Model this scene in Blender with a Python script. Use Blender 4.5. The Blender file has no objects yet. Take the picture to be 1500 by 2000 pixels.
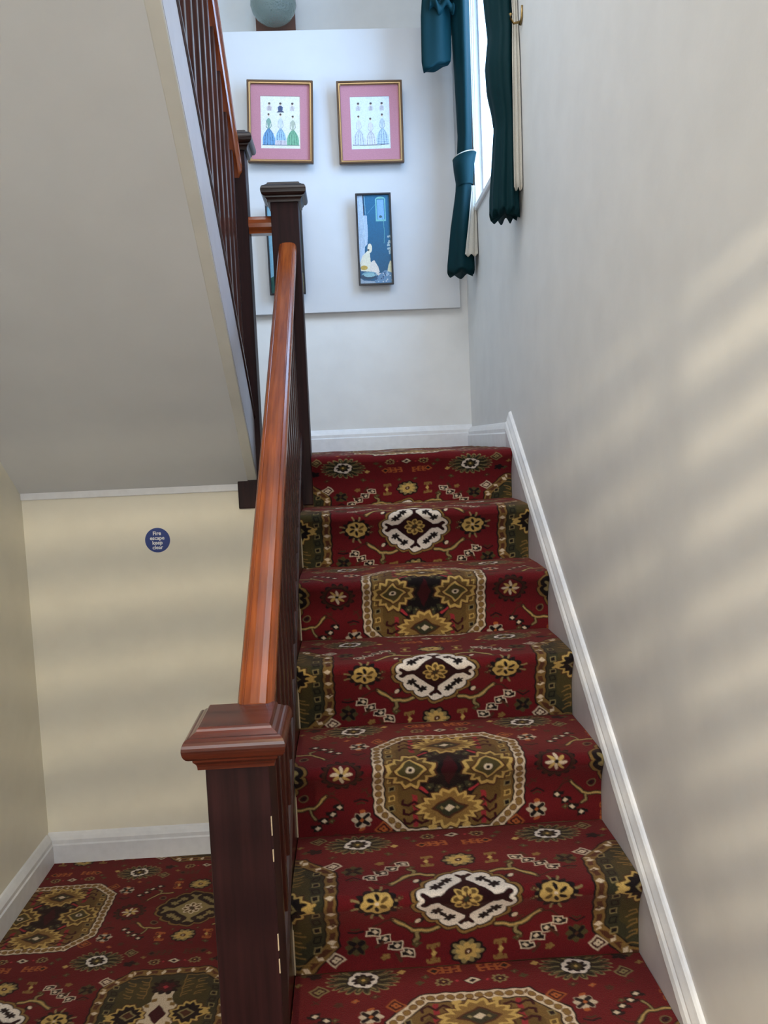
import bpy, bmesh, math, random
import numpy as np
from mathutils import Matrix, Vector

random.seed(7)
rng = np.random.default_rng(7)
scene = bpy.context.scene
COL = scene.collection

# ------------------------------------------------------------------ camera
W = 0.784          # width of the lower flight (face of the raking skirting)
G, H, N = 0.2647, 0.19, 0.028
D = 1.15           # depth of the half landing
FZ = -8 * H        # level of the hall floor
LX, LY = -1.048, 0.065
WX = W + 0.025     # plaster face of the right wall
PITCH, YAW, ROLL, FPX = 0.0865, 0.0403, -0.0434, 1617.5
CAM = Vector((0.1732, -3.0664, 0.0478))
f_ = Vector((math.sin(YAW) * math.cos(PITCH), math.cos(YAW) * math.cos(PITCH), -math.sin(PITCH)))
r_ = Vector((math.cos(YAW), -math.sin(YAW), 0))
u_ = r_.cross(f_)
r2 = r_ * math.cos(ROLL) + u_ * math.sin(ROLL)
u2 = -r_ * math.sin(ROLL) + u_ * math.cos(ROLL)
cd = bpy.data.cameras.new('camera')
cam = bpy.data.objects.new('camera', cd)
COL.objects.link(cam)
M = Matrix((r2, u2, -f_)).transposed().to_4x4()
M.translation = CAM
cam.matrix_world = M
cd.sensor_fit = 'VERTICAL'
cd.sensor_height = 24.0
cd.lens = FPX / 2000 * 24.0
cd.clip_start = 0.02
scene.camera = cam

# ------------------------------------------------------------------ world, lights, exposure
scene.view_settings.view_transform = 'Standard'
scene.view_settings.look = 'None'
scene.view_settings.gamma = 1.0
scene.view_settings.use_curve_mapping = False
scene.view_settings.exposure = 0.0
world = bpy.data.worlds.new('daylight')
scene.world = world
world.use_nodes = True
bg = world.node_tree.nodes['Background']
bg.inputs[0].default_value = (0.42, 0.66, 1.0, 1)
bg.inputs[1].default_value = 12.5

def area(name, loc, target, sx, sy, power, color, portal=False):
    l = bpy.data.lights.new(name, 'AREA')
    l.shape = 'RECTANGLE'; l.size = sx; l.size_y = sy
    l.energy = power; l.color = color
    o = bpy.data.objects.new(name, l)
    COL.objects.link(o)
    o.location = loc
    o.rotation_euler = (Vector(target) - Vector(loc)).to_track_quat('-Z', 'Y').to_euler()
    if portal:
        l.cycles.is_portal = True
    return o
# window opening in the right wall (daylight enters through it)
WY0, WY1, WZ0, WZ1 = -0.10, 0.80, 1.085, 2.55
area('window_daylight', (WX + 0.10, (WY0 + WY1) / 2, (WZ0 + WZ1) / 2), (0, (WY0 + WY1) / 2, (WZ0 + WZ1) / 2),
     WY1 - WY0, WZ1 - WZ0, 1, (1, 1, 1), portal=True)
# unseen soft fill light added in the hall behind the photographer
area('hall_fill', (0.0, -5.6, 0.45), (0.0, 0, 0.35), 2.0, 2.2, 60, (0.92, 0.96, 1.0))
# soft fill added over the stairwell to brighten treads, no opening above it
area('stairwell_fill', (-0.05, -1.75, 2.93), (-0.05, -1.75, 0), 1.6, 2.3, 50, (0.95, 0.97, 1.0))

# ------------------------------------------------------------------ materials
def srgb(r, g, b):
    c = []
    for v in (r, g, b):
        v /= 255.0
        c.append(v / 12.92 if v <= 0.04045 else ((v + 0.055) / 1.055) ** 2.4)
    return (*c, 1.0)

def new_mat(name):
    m = bpy.data.materials.new(name)
    m.use_nodes = True
    nt = m.node_tree
    return m, nt, nt.nodes['Principled BSDF']

def paint(name, col, rough=0.55, mottling=0.06, bump=0.15, scale=9.0, grain=180.0, spec=0.35):
    m, nt, p = new_mat(name)
    n = nt.nodes; L = nt.links
    tc = n.new('ShaderNodeTexCoord')
    a = n.new('ShaderNodeTexNoise'); a.inputs['Scale'].default_value = scale; a.inputs['Detail'].default_value = 6
    b = n.new('ShaderNodeTexNoise'); b.inputs['Scale'].default_value = grain; b.inputs['Detail'].default_value = 3
    L.new(tc.outputs['Object'], a.inputs['Vector']); L.new(tc.outputs['Object'], b.inputs['Vector'])
    r = n.new('ShaderNodeValToRGB')
    c0 = [x * (1 - mottling) for x in col[:3]]; c1 = [min(1, x * (1 + mottling * 0.6)) for x in col[:3]]
    r.color_ramp.elements[0].position = 0.3; r.color_ramp.elements[0].color = (*c0, 1)
    r.color_ramp.elements[1].position = 0.7; r.color_ramp.elements[1].color = (*c1, 1)
    L.new(a.outputs['Fac'], r.inputs['Fac']); L.new(r.outputs['Color'], p.inputs['Base Color'])
    mx = n.new('ShaderNodeMath'); mx.operation = 'ADD'
    L.new(a.outputs['Fac'], mx.inputs[0]); 
    m2 = n.new('ShaderNodeMath'); m2.operation = 'MULTIPLY'; m2.inputs[1].default_value = 0.25
    L.new(b.outputs['Fac'], m2.inputs[0]); L.new(m2.outputs[0], mx.inputs[1])
    bp = n.new('ShaderNodeBump'); bp.inputs['Strength'].default_value = bump; bp.inputs['Distance'].default_value = 0.004
    L.new(mx.outputs[0], bp.inputs['Height']); L.new(bp.outputs['Normal'], p.inputs['Normal'])
    p.inputs['Roughness'].default_value = rough
    p.inputs['Specular IOR Level'].default_value = spec
    return m

def wood(name, c0, c1, rough=0.22, axis='Y', stretch=22.0, scale=3.4, coat=0.3, slope=0.0, spec=0.4):
    m, nt, p = new_mat(name)
    n = nt.nodes; L = nt.links
    tc = n.new('ShaderNodeTexCoord'); mp = n.new('ShaderNodeMapping')
    sc = {'X': (1, stretch, stretch), 'Y': (stretch, 1, stretch), 'Z': (stretch, stretch, 1)}[axis]
    mp.inputs['Scale'].default_value = sc
    rt = n.new('ShaderNodeMapping'); rt.inputs['Rotation'].default_value = (-math.atan(slope), 0, 0)
    L.new(tc.outputs['Object'], rt.inputs['Vector']); L.new(rt.outputs['Vector'], mp.inputs['Vector'])
    a = n.new('ShaderNodeTexNoise'); a.inputs['Scale'].default_value = scale
    a.inputs['Detail'].default_value = 6; a.inputs['Roughness'].default_value = 0.6; a.inputs['Distortion'].default_value = 0.15
    L.new(mp.outputs['Vector'], a.inputs['Vector'])
    r = n.new('ShaderNodeValToRGB')
    r.color_ramp.elements[0].position = 0.32; r.color_ramp.elements[0].color = c0
    r.color_ramp.elements[1].position = 0.68; r.color_ramp.elements[1].color = c1
    L.new(a.outputs['Fac'], r.inputs['Fac']); L.new(r.outputs['Color'], p.inputs['Base Color'])
    bp = n.new('ShaderNodeBump'); bp.inputs['Strength'].default_value = 0.08; bp.inputs['Distance'].default_value = 0.002
    L.new(a.outputs['Fac'], bp.inputs['Height']); L.new(bp.outputs['Normal'], p.inputs['Normal'])
    p.inputs['Roughness'].default_value = rough
    p.inputs['Coat Weight'].default_value = coat
    p.inputs['Specular IOR Level'].default_value = spec
    p.inputs['Coat Roughness'].default_value = 0.18
    return m

def plain(name, col, rough=0.5, metal=0.0, sheen=0.0, sheen_tint=None, spec=0.5, bump=0.0, bscale=300.0):
    m, nt, p = new_mat(name)
    n = nt.nodes; L = nt.links
    tc = n.new('ShaderNodeTexCoord')
    a = n.new('ShaderNodeTexNoise'); a.inputs['Scale'].default_value = bscale; a.inputs['Detail'].default_value = 4
    L.new(tc.outputs['Object'], a.inputs['Vector'])
    r = n.new('ShaderNodeValToRGB')
    r.color_ramp.elements[0].position = 0.3; r.color_ramp.elements[0].color = (*[x * 0.9 for x in col[:3]], 1)
    r.color_ramp.elements[1].position = 0.7; r.color_ramp.elements[1].color = (*[min(1, x * 1.05) for x in col[:3]], 1)
    L.new(a.outputs['Fac'], r.inputs['Fac']); L.new(r.outputs['Color'], p.inputs['Base Color'])
    p.inputs['Roughness'].default_value = rough; p.inputs['Metallic'].default_value = metal
    p.inputs['Specular IOR Level'].default_value = spec
    if sheen:
        p.inputs['Sheen Weight'].default_value = sheen
        p.inputs['Sheen Roughness'].default_value = 0.35
        if sheen_tint: p.inputs['Sheen Tint'].default_value = sheen_tint
    if bump:
        bp = n.new('ShaderNodeBump'); bp.inputs['Strength'].default_value = bump; bp.inputs['Distance'].default_value = 0.003
        L.new(a.outputs['Fac'], bp.inputs['Height']); L.new(bp.outputs['Normal'], p.inputs['Normal'])
    return m

def attr_mat(name, rough=0.95, pile=0.0, sheen=0.0, spec=0.2, grain=(0.75, 1.15), gscale=420.0):
    m, nt, p = new_mat(name)
    n = nt.nodes; L = nt.links
    at = n.new('ShaderNodeAttribute'); at.attribute_name = 'dye'
    tc = n.new('ShaderNodeTexCoord')
    a = n.new('ShaderNodeTexNoise'); a.inputs['Scale'].default_value = gscale; a.inputs['Detail'].default_value = 3
    L.new(tc.outputs['Object'], a.inputs['Vector'])
    mr = n.new('ShaderNodeMapRange')
    mr.inputs['From Min'].default_value = 0.3; mr.inputs['From Max'].default_value = 0.7
    mr.inputs['To Min'].default_value = grain[0]; mr.inputs['To Max'].default_value = grain[1]
    L.new(a.outputs['Fac'], mr.inputs['Value'])
    vm = n.new('ShaderNodeVectorMath'); vm.operation = 'SCALE'
    L.new(at.outputs['Color'], vm.inputs[0]); L.new(mr.outputs['Result'], vm.inputs['Scale'])
    L.new(vm.outputs['Vector'], p.inputs['Base Color'])
    p.inputs['Roughness'].default_value = rough; p.inputs['Specular IOR Level'].default_value = spec
    if pile:
        bp = n.new('ShaderNodeBump'); bp.inputs['Strength'].default_value = pile; bp.inputs['Distance'].default_value = 0.004
        L.new(a.outputs['Fac'], bp.inputs['Height']); L.new(bp.outputs['Normal'], p.inputs['Normal'])
    if sheen:
        p.inputs['Sheen Weight'].default_value = sheen; p.inputs['Sheen Roughness'].default_value = 0.5
        p.inputs['Sheen Tint'].default_value = srgb(255, 190, 170)
    return m

MT = dict(
    wall=paint('cream_wall_paint', srgb(230, 230, 229), mottling=0.035),
    wall_warm=paint('warm_cream_paint', srgb(236, 231, 215), mottling=0.035),
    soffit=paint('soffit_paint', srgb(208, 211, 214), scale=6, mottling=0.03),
    board=paint('display_board_paint', srgb(208, 210, 214), mottling=0.02, bump=0.05, rough=0.4),
    gloss=paint('white_gloss_paint', srgb(232, 233, 236), rough=0.3, mottling=0.05, bump=0.12, scale=30),
    lilac=paint('painted_skirting_face', srgb(200, 196, 202), rough=0.4, mottling=0.05, bump=0.1, scale=20),
    trim=paint('cream_trim_paint', srgb(206, 206, 200), rough=0.4, bump=0.1),
    rail=wood('polished_mahogany_rail', srgb(112, 50, 20), srgb(158, 82, 34), rough=0.26, coat=0.2, spec=0.3, axis='Y', slope=0.7115),
    rail_up=wood('polished_upper_rail', srgb(116, 50, 22), srgb(164, 84, 38), rough=0.2, axis='Y', slope=-0.83),
    rail_level=wood('polished_level_rail', srgb(116, 50, 22), srgb(164, 84, 38), rough=0.2, axis='X'),
    capw=wood('mahogany_cap', srgb(56, 22, 16), srgb(104, 48, 32), rough=0.24, axis='X'),
    cap_backlit=wood('backlit_cap', srgb(22, 11, 10), srgb(42, 22, 18), rough=0.3, axis='X', coat=0.1, spec=0.3),  # same cap wood, backlit shade of the landing newels put into its colour
    post=wood('dark_stained_post', srgb(30, 13, 15), srgb(47, 22, 24), rough=0.5, axis='Z', coat=0.0, spec=0.18),
    balus=wood('mahogany_baluster', srgb(40, 16, 13), srgb(72, 33, 24), rough=0.28, axis='Z'),
    dark=wood('dark_brown_string', srgb(40, 17, 14), srgb(66, 31, 22), rough=0.3, axis='Y', slope=0.7115),
    black=plain('black_frame', srgb(24, 22, 30), 0.35),
    gold=plain('gold_frame', srgb(176, 146, 104), 0.32, metal=0.75),
    bronze=plain('bronze_frame_edge', srgb(88, 66, 48), 0.4, metal=0.5),
    velvet=plain('teal_velvet', srgb(0, 39, 45), 0.7, sheen=0.03, sheen_tint=srgb(40, 190, 215), spec=0.15),
    lining=plain('cream_curtain_lining', srgb(188, 184, 174), 0.9, spec=0.1),
    brass=plain('aged_brass', srgb(150, 125, 80), 0.35, metal=0.9),
    mount=plain('pink_mount_card', srgb(190, 134, 148), 0.9, spec=0.1),
    blue=plain('blue_sticker', srgb(14, 52, 132), 0.4),
    white=plain('white_print', srgb(240, 242, 246), 0.5),
    lampwood=plain('lamp_block_wood', srgb(118, 78, 64), 0.5),
    step=plain('bare_stair_timber', srgb(120, 84, 58), 0.7),
    edge=plain('carpet_edge_binding', srgb(196, 178, 150), 0.9),
    carpet=attr_mat('woven_carpet', pile=0.5, sheen=0.12),
    print=attr_mat('printed_paper', rough=0.35, grain=(0.96, 1.03), gscale=60, spec=0.4),
)

# glass of the lamp globe and of the window
def glass_globe():
    m, nt, p = new_mat('ribbed_lamp_glass')
    n = nt.nodes; L = nt.links
    tc = n.new('ShaderNodeTexCoord')
    v = n.new('ShaderNodeTexVoronoi'); v.inputs['Scale'].default_value = 95
    L.new(tc.outputs['Object'], v.inputs['Vector'])
    bp = n.new('ShaderNodeBump'); bp.inputs['Strength'].default_value = 0.7; bp.inputs['Distance'].default_value = 0.006
    L.new(v.outputs['Distance'], bp.inputs['Height']); L.new(bp.outputs['Normal'], p.inputs['Normal'])
    p.inputs['Base Color'].default_value = srgb(196, 214, 208)
    p.inputs['Transmission Weight'].default_value = 0.7
    p.inputs['Roughness'].default_value = 0.12
    p.inputs['IOR'].default_value = 1.3
    return m
MT['globe'] = glass_globe()

def pane_mat():
    m = bpy.data.materials.new('window_glass'); m.use_nodes = True
    nt = m.node_tree; n = nt.nodes; L = nt.links
    n.remove(n['Principled BSDF'])
    t = n.new('ShaderNodeBsdfTransparent'); t.inputs[0].default_value = (0.97, 0.99, 1, 1)
    g = n.new('ShaderNodeBsdfGlossy'); g.inputs['Roughness'].default_value = 0.02
    mx = n.new('ShaderNodeMixShader'); mx.inputs[0].default_value = 0.06
    L.new(t.outputs[0], mx.inputs[1]); L.new(g.outputs[0], mx.inputs[2])
    L.new(mx.outputs[0], n['Material Output'].inputs['Surface'])
    return m
MT['pane'] = pane_mat()

def bulb_mat():
    m, nt, p = new_mat('lit_bulb')
    p.inputs['Emission Color'].default_value = (1, 0.72, 0.36, 1)
    p.inputs['Emission Strength'].default_value = 3.0
    return m
MT['bulb'] = bulb_mat()

# ------------------------------------------------------------------ builders
class MB:
    def __init__(self): self.v = []; self.f = []
    def add(self, vs, fs):
        o = len(self.v)
        self.v += [tuple(p) for p in vs]
        self.f += [tuple(i + o for i in f) for f in fs]
        return self
    def box(self, x0, x1, y0, y1, z0, z1):
        vs = [(x0, y0, z0), (x1, y0, z0), (x1, y1, z0), (x0, y1, z0), (x0, y0, z1), (x1, y0, z1), (x1, y1, z1), (x0, y1, z1)]
        return self.add(vs, [(3, 2, 1, 0), (4, 5, 6, 7), (0, 1, 5, 4), (1, 2, 6, 5), (2, 3, 7, 6), (3, 0, 4, 7)])
    def prism(self, poly, axis, a, b):
        """poly: list of 2-D points; extruded along axis from a to b"""
        def P(q, t):
            return {'X': (t, q[0], q[1]), 'Y': (q[0], t, q[1]), 'Z': (q[0], q[1], t)}[axis]
        n = len(poly)
        vs = [P(q, a) for q in poly] + [P(q, b) for q in poly]
        fs = [tuple(range(n - 1, -1, -1)), tuple(range(n, 2 * n))] + [(i, (i + 1) % n, n + (i + 1) % n, n + i) for i in range(n)]
        return self.add(vs, fs)
    def sweep(self, prof, p0, p1, right=(1, 0, 0)):
        """profile (a along right, b vertical) swept straight from p0 to p1, cut plumb at the ends"""
        p0 = Vector(p0); p1 = Vector(p1); R = Vector(right)
        n = len(prof)
        vs = [p0 + R * a + Vector((0, 0, b)) for a, b in prof] + [p1 + R * a + Vector((0, 0, b)) for a, b in prof]
        fs = [tuple(range(n - 1, -1, -1)), tuple(range(n, 2 * n))] + [(i, (i + 1) % n, n + (i + 1) % n, n + i) for i in range(n)]
        return self.add(vs, fs)
    def sqlathe(self, cx, cy, prof):
        """stack of squares (half width, z)"""
        vs = []; fs = []
        for hw, z in prof:
            vs += [(cx - hw, cy - hw, z), (cx + hw, cy - hw, z), (cx + hw, cy + hw, z), (cx - hw, cy + hw, z)]
        m = len(prof)
        fs.append((3, 2, 1, 0)); fs.append(tuple(4 * (m - 1) + i for i in range(4)))
        for k in range(m - 1):
            for i in range(4):
                j = (i + 1) % 4
                fs.append((4 * k + i, 4 * k + j, 4 * k + 4 + j, 4 * k + 4 + i))
        return self.add(vs, fs)
    def tube(self, pts, r, n=8):
        vs = []; fs = []
        pts = [Vector(p) for p in pts]
        for i, p in enumerate(pts):
            t = (pts[min(i + 1, len(pts) - 1)] - pts[max(i - 1, 0)]).normalized()
            a = t.cross(Vector((0, 0, 1)))
            if a.length < 1e-3: a = Vector((1, 0, 0))
            a.normalize(); b = t.cross(a)
            rr = r[i] if isinstance(r, (list, tuple)) else r
            vs += [p + (a * math.cos(2 * math.pi * k / n) + b * math.sin(2 * math.pi * k / n)) * rr for k in range(n)]
        for i in range(len(pts) - 1):
            for k in range(n):
                j = (k + 1) % n
                fs.append((i * n + k, i * n + j, (i + 1) * n + j, (i + 1) * n + k))
        fs.append(tuple(range(n - 1, -1, -1))); fs.append(tuple((len(pts) - 1) * n + k for k in range(n)))
        return self.add(vs, fs)
    def lathe(self, c, prof, n=32):
        vs = []; fs = []
        for r, z in prof:
            vs += [(c[0] + r * math.cos(2 * math.pi * k / n), c[1] + r * math.sin(2 * math.pi * k / n), c[2] + z) for k in range(n)]
        for i in range(len(prof) - 1):
            for k in range(n):
                j = (k + 1) % n
                fs.append((i * n + k, i * n + j, (i + 1) * n + j, (i + 1) * n + k))
        return self.add(vs, fs)
    def build(self, name, mat, parent=None, bevel=0.0, smooth=False, segs=2):
        me = bpy.data.meshes.new(name)
        me.from_pydata(self.v, [], self.f)
        bm = bmesh.new(); bm.from_mesh(me)
        bmesh.ops.recalc_face_normals(bm, faces=bm.faces)
        if bevel:
            es = [e for e in bm.edges if len(e.link_faces) == 2 and e.calc_face_angle(0) > 0.5]
            bmesh.ops.bevel(bm, geom=es, offset=bevel, segments=segs, affect='EDGES', profile=0.5)
        bm.to_mesh(me); bm.free()
        if smooth:
            me.shade_smooth()
        return link(name, me, mat, parent)

def link(name, me, mat, parent=None):
    o = bpy.data.objects.new(name, me)
    if mat is not None and not me.materials:
        me.materials.append(MT[mat] if isinstance(mat, str) else mat)
    COL.objects.link(o)
    if parent is not None:
        o.parent = parent
        o.matrix_parent_inverse = Matrix.Translation(-Vector(base_of(parent)))
    return o

def base_of(o):
    return o.get('_b', (0, 0, 0)) if o.type == 'EMPTY' else o.get('_b', (0, 0, 0))

BASES = {}
def base_of(o):
    return BASES.get(o.name, (0, 0, 0))

def thing(name, loc, label, cat, group=None):
    o = bpy.data.objects.new(name, None)
    o.empty_display_size = 0.1
    COL.objects.link(o)
    o.location = loc
    BASES[o.name] = tuple(loc)
    tag(o, label, cat, group)
    return o

def tag(o, label, cat, group=None):
    o['label'] = label; o['category'] = cat
    if group: o['group'] = group
    return o

def struct(o, label=None):
    o['kind'] = 'structure'
    if label: o['label'] = label
    return o

def color_grid(name, co, quads, cols, mat, parent=None, smooth=True):
    """dense sheet with dye colours on its points; co (n,3), quads (m,4), cols (n,3) linear"""
    me = bpy.data.meshes.new(name)
    nq = len(quads)
    me.vertices.add(len(co)); me.vertices.foreach_set('co', np.asarray(co, np.float32).ravel())
    me.loops.add(nq * 4); me.loops.foreach_set('vertex_index', np.asarray(quads, np.int32).ravel())
    me.polygons.add(nq)
    me.polygons.foreach_set('loop_start', np.arange(0, nq * 4, 4, dtype=np.int32))
    me.update(calc_edges=True)
    a = me.color_attributes.new('dye', 'FLOAT_COLOR', 'POINT')
    c4 = np.ones((len(co), 4), np.float32); c4[:, :3] = cols
    a.data.foreach_set('color', c4.ravel())
    if smooth: me.shade_smooth()
    return link(name, me, mat, parent)

def grid_quads(nu, nv):
    i = np.arange(nu - 1)[None, :] + (np.arange(nv - 1) * nu)[:, None]
    return np.stack([i, i + 1, i + 1 + nu, i + nu], -1).reshape(-1, 4)

# ------------------------------------------------------------------ flat-pattern rasteriser (carpet and prints)
class Raster:
    def __init__(self, U, V, base):
        self.U = U; self.V = V
        self.c = np.zeros(U.shape + (3,)); self.c[:] = base[:3]
    def fill(self, mask, col): self.c[mask] = col[:3]
    def ell(self, cu, cv, ru, rv, col, rot=0.0):
        x = self.U - cu; y = self.V - cv
        if rot:
            c, s = math.cos(rot), math.sin(rot); x, y = x * c + y * s, -x * s + y * c
        self.fill((x / ru) ** 2 + (y / rv) ** 2 < 1, col)
    def dia(self, cu, cv, ru, rv, col):
        self.fill(abs(self.U - cu) / ru + abs(self.V - cv) / rv < 1, col)
    def rect(self, cu, cv, ru, rv, col, rot=0.0):
        x = self.U - cu; y = self.V - cv
        if rot:
            c, s = math.cos(rot), math.sin(rot); x, y = x * c + y * s, -x * s + y * c
        self.fill((abs(x) < ru) & (abs(y) < rv), col)
    def star(self, cu, cv, ru, rv, n, amp, col, ph=0.0, sharp=1.0):
        x = (self.U - cu) / ru; y = (self.V - cv) / rv
        r = np.hypot(x, y); t = np.arctan2(y, x)
        w = np.abs(np.cos(n * (t - ph) / 2)) ** sharp
        self.fill(r < 1 - amp + amp * w, col)
    def line(self, pts, w, col):
        for (a, b), (c, d) in zip(pts[:-1], pts[1:]):
            dx, dy = c - a, d - b; l2 = dx * dx + dy * dy + 1e-12
            t = np.clip(((self.U - a) * dx + (self.V - b) * dy) / l2, 0, 1)
            self.fill((self.U - a - t * dx) ** 2 + (self.V - b - t * dy) ** 2 < w * w, col)
    def poly(self, pts, col):
        inside = np.zeros(self.U.shape, bool)
        n = len(pts)
        for i in range(n):
            x0, y0 = pts[i]; x1, y1 = pts[(i + 1) % n]
            if y0 == y1: continue
            cond = (self.V >= min(y0, y1)) & (self.V < max(y0, y1))
            xi = x0 + (self.V - y0) * (x1 - x0) / (y1 - y0)
            inside ^= cond & (self.U < xi)
        self.fill(inside, col)

PX, PY = 0.482, 0.53
C = {k: np.array(srgb(*v)[:3]) for k, v in dict(
    red=(93, 15, 21), dred=(54, 9, 16), black=(17, 12, 14), olive=(70, 62, 34), green=(48, 48, 32),
    gold=(128, 98, 52), dgold=(90, 68, 34), cream=(204, 184, 158), yellow=(186, 154, 88), orange=(158, 84, 42),
    brown=(70, 38, 24), pink=(160, 46, 54), khaki=(132, 116, 76), white=(220, 208, 196)).items()}

def carpet_tile(res=0.001):
    nu, nv = int(round(PX / res)) + 1, int(round(PY / res)) + 1
    u = np.linspace(0, PX, nu); v = np.linspace(0, PY, nv)
    U, V = np.meshgrid(u, v)
    R = Raster(U, V, C['red'])
    # faint tonal figures in the ground
    for (a, b) in [(0.255, 0.42), (0.12, 0.455), (0.13, 0.33), (0.215, 0.06), (0.30, 0.06), (0.34, 0.20), (0.40, 0.25), (0.20, 0.075), (0.452, 0.20)]:
        for da, db in ((-.008, -.006), (.008, .006), (-.008, .006), (.008, -.006)):
            R.line([(a, b), (a + da, b + db)], 0.0018, C['brown'])
    def octagon(cu, cv, border, dots, dotcol, field, gap, dsize):
        x = abs(U - cu); y = abs(V - cv)
        d = np.maximum(np.maximum(x - 0.193, y - 0.202), (x + y - 0.318) / 1.414 * 1.0)
        R.fill(d < 0.004, C['black'])
        R.fill(d < 0.0, border)
        # beads along the border
        side = (x - 0.193 >= y - 0.202) & (x - 0.193 >= (x + y - 0.318) / 1.414)
        top = (y - 0.202 > x - 0.193) & (y - 0.202 >= (x + y - 0.318) / 1.414)
        s = np.where(side, y, np.where(top, x, (x - y) / 1.414 + 0.5 * gap))
        ds = np.mod(s, gap) - gap / 2
        dd = d + 0.0135
        if dsize[2]:
            bead = (ds / (gap * 0.47)) ** 2 + (dd / 0.0088) ** 2 < 1
            R.fill(bead & (d < 0), C['brown'] * 1.3)
        bead = (abs(ds) / dsize[0] + abs(dd) / dsize[1] < 1) if not dsize[2] else ((ds / dsize[0]) ** 2 + (dd / dsize[1]) ** 2 < 1)
        R.fill(bead & (d < 0), dotcol)
        R.fill(d < -0.0265, C['black'])
        R.fill(d < -0.030, field)
        return x, y, d
    # ---- medallion A: cream bordered octagon
    x, y, d = octagon(0, 0, C['cream'], True, C['gold'], C['dgold'], 0.021, (0.0085, 0.0068, True))
    R.fill((d < -0.030) & (d > -0.062), C['gold'] * 0.72)
    # small squares down the sides
    for k, vv in enumerate((0.0, 0.03, 0.06, 0.09, 0.118)):
        R.rect(0.148, vv, 0.0085, 0.0085, C['yellow'] if k % 2 else C['khaki'])
        R.rect(0.148, vv, 0.0055, 0.0055, C['black'] if k % 2 == 0 else C['dgold'])
    # red bars with hooks
    R.rect(0.088, 0.125, 0.0065, 0.045, C['pink'] * 0.75)
    for vv in (0.10, 0.125, 0.15):
        for s in (-1, 1):
            R.line([(0.088, vv), (0.088 + s * 0.016, vv + 0.012), (0.088 + s * 0.030, vv + 0.006), (0.088 + s * 0.030, vv - 0.004)], 0.0032, C['dred'] * 0.8)
    # black centre cross
    R.fill((U / 0.135 + V / 0.155 < 1), C['black'])
    R.star(0, 0, 0.085, 0.105, 8, 0.25, C['black'])
    R.dia(0, 0, 0.022, 0.055, C['dred'])
    for a, b in ((0.036, 0.018), (0.026, 0.062), (0.05, 0.058), (0.012, 0.072)):
        R.star(a, b, 0.012, 0.011, 6, 0.4, C['green']); R.dia(a, b, 0.004, 0.004, C['khaki'])
    for a, b in ((0.045, 0.052), (0.062, 0.035), (0.030, 0.074)):
        R.rect(a, b, 0.006, 0.006, C['green'] * 1.4)
    R.line([(0.055, 0.075), (0.085, 0.050)], 0.004, C['pink'])
    # gold serrated leaf top and bottom
    def serr(cu, cv, ru, rv, col, outl, n):
        xx = abs(U - cu); yy = abs(V - cv)
        base = ((xx / ru) ** 1.35 + (yy / rv) ** 1.35) ** (1 / 1.35)
        saw = 0.24 * (np.abs(np.mod(np.arctan2(yy / rv, xx / ru) * n / math.pi * 2, 1.0) - 0.5) * 2)
        R.fill(base < 1.10 - saw + 0.09, C['brown'])
        R.fill(base < 1.10 - saw, outl)
        R.fill(base < 0.92 - saw, col)
        return base, saw
    serr(0, 0.122, 0.086, 0.056, C['gold'], C['yellow'], 4)
    R.dia(0, 0.122, 0.050, 0.030, C['brown'])
    R.dia(0, 0.122, 0.040, 0.024, C['green'])
    R.dia(0, 0.122, 0.014, 0.010, C['cream'])
    R.dia(0.020, 0.122, 0.006, 0.005, C['khaki'])
    # side diamonds
    serr(0.098, 0, 0.066, 0.064, C['dgold'], C['yellow'], 3)
    R.dia(0.098, 0, 0.046, 0.045, C['brown']); R.dia(0.098, 0, 0.041, 0.040, C['yellow'])
    R.dia(0.098, 0, 0.033, 0.032, C['olive']); R.ell(0.098, 0, 0.011, 0.009, C['cream']); R.ell(0.098, 0, 0.005, 0.005, C['black'])
    R.line([(0.038, 0.172), (0.048, 0.172)], 0.006, C['yellow'])
    # ---- medallion B: gold bordered olive octagon
    x, y, d = octagon(PX, PY, C['gold'] * 0.85, True, C['cream'], C['green'], 0.044, (0.0075, 0.011, False))
    band = (d < -0.002) & (d > -0.0265)
    R.fill(band & (np.mod(np.where(y > 0.16, x, y) + 0.016, 0.044) < 0.032) & (abs(d + 0.0135) < 0.0065) & (np.mod(np.where(y > 0.16, x, y) + 0.016, 0.044) > 0.012), C['brown'] * 1.25)
    R.fill((d < -0.060), C['olive'] * 0.85)
    for k in range(6):
        vv = PY - 0.128 + k * 0.026
        if vv > PY: break
        R.rect(PX - 0.146, vv, 0.009, 0.009, C['khaki'] if k % 2 == 0 else C['black'])
        R.rect(PX - 0.146, vv, 0.006, 0.006, C['black'] if k % 2 == 0 else C['green'])
    # hooked key figures in gold outline
    for k in range(3):
        o = PY - 0.150 + k * 0.028
        for a0 in (0.118, 0.078):
            R.line([(PX - a0, o), (PX - a0 + 0.026, o + 0.010), (PX - a0 + 0.026, o + 0.020), (PX - a0 + 0.008, o + 0.014)], 0.0017, C['gold'])
    R.line([(PX - 0.13, PY - 0.165), (PX - 0.052, PY - 0.165), (PX - 0.052, PY - 0.07)], 0.0016, C['gold'])
    # centre: cream cross, black anchors
    R.fill((abs(U - PX) < 0.075) & (abs(V - PY) < 0.035), C['cream'])
    R.fill((abs(U - PX) < 0.028) & (abs(V - PY) < 0.095), C['cream'])
    R.fill((abs(U - PX) + abs(V - PY) < 0.085), C['cream'])
    R.dia(PX, PY, 0.026, 0.04, C['dred'])
    for a, b in ((0.035, 0.040), (0.020, 0.060), (0.050, 0.022)):
        R.rect(PX - a, PY - b, 0.007, 0.007, C['gold'])
    serr(PX - 0.085, PY, 0.052, 0.050, C['black'], C['yellow'], 3)
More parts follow.
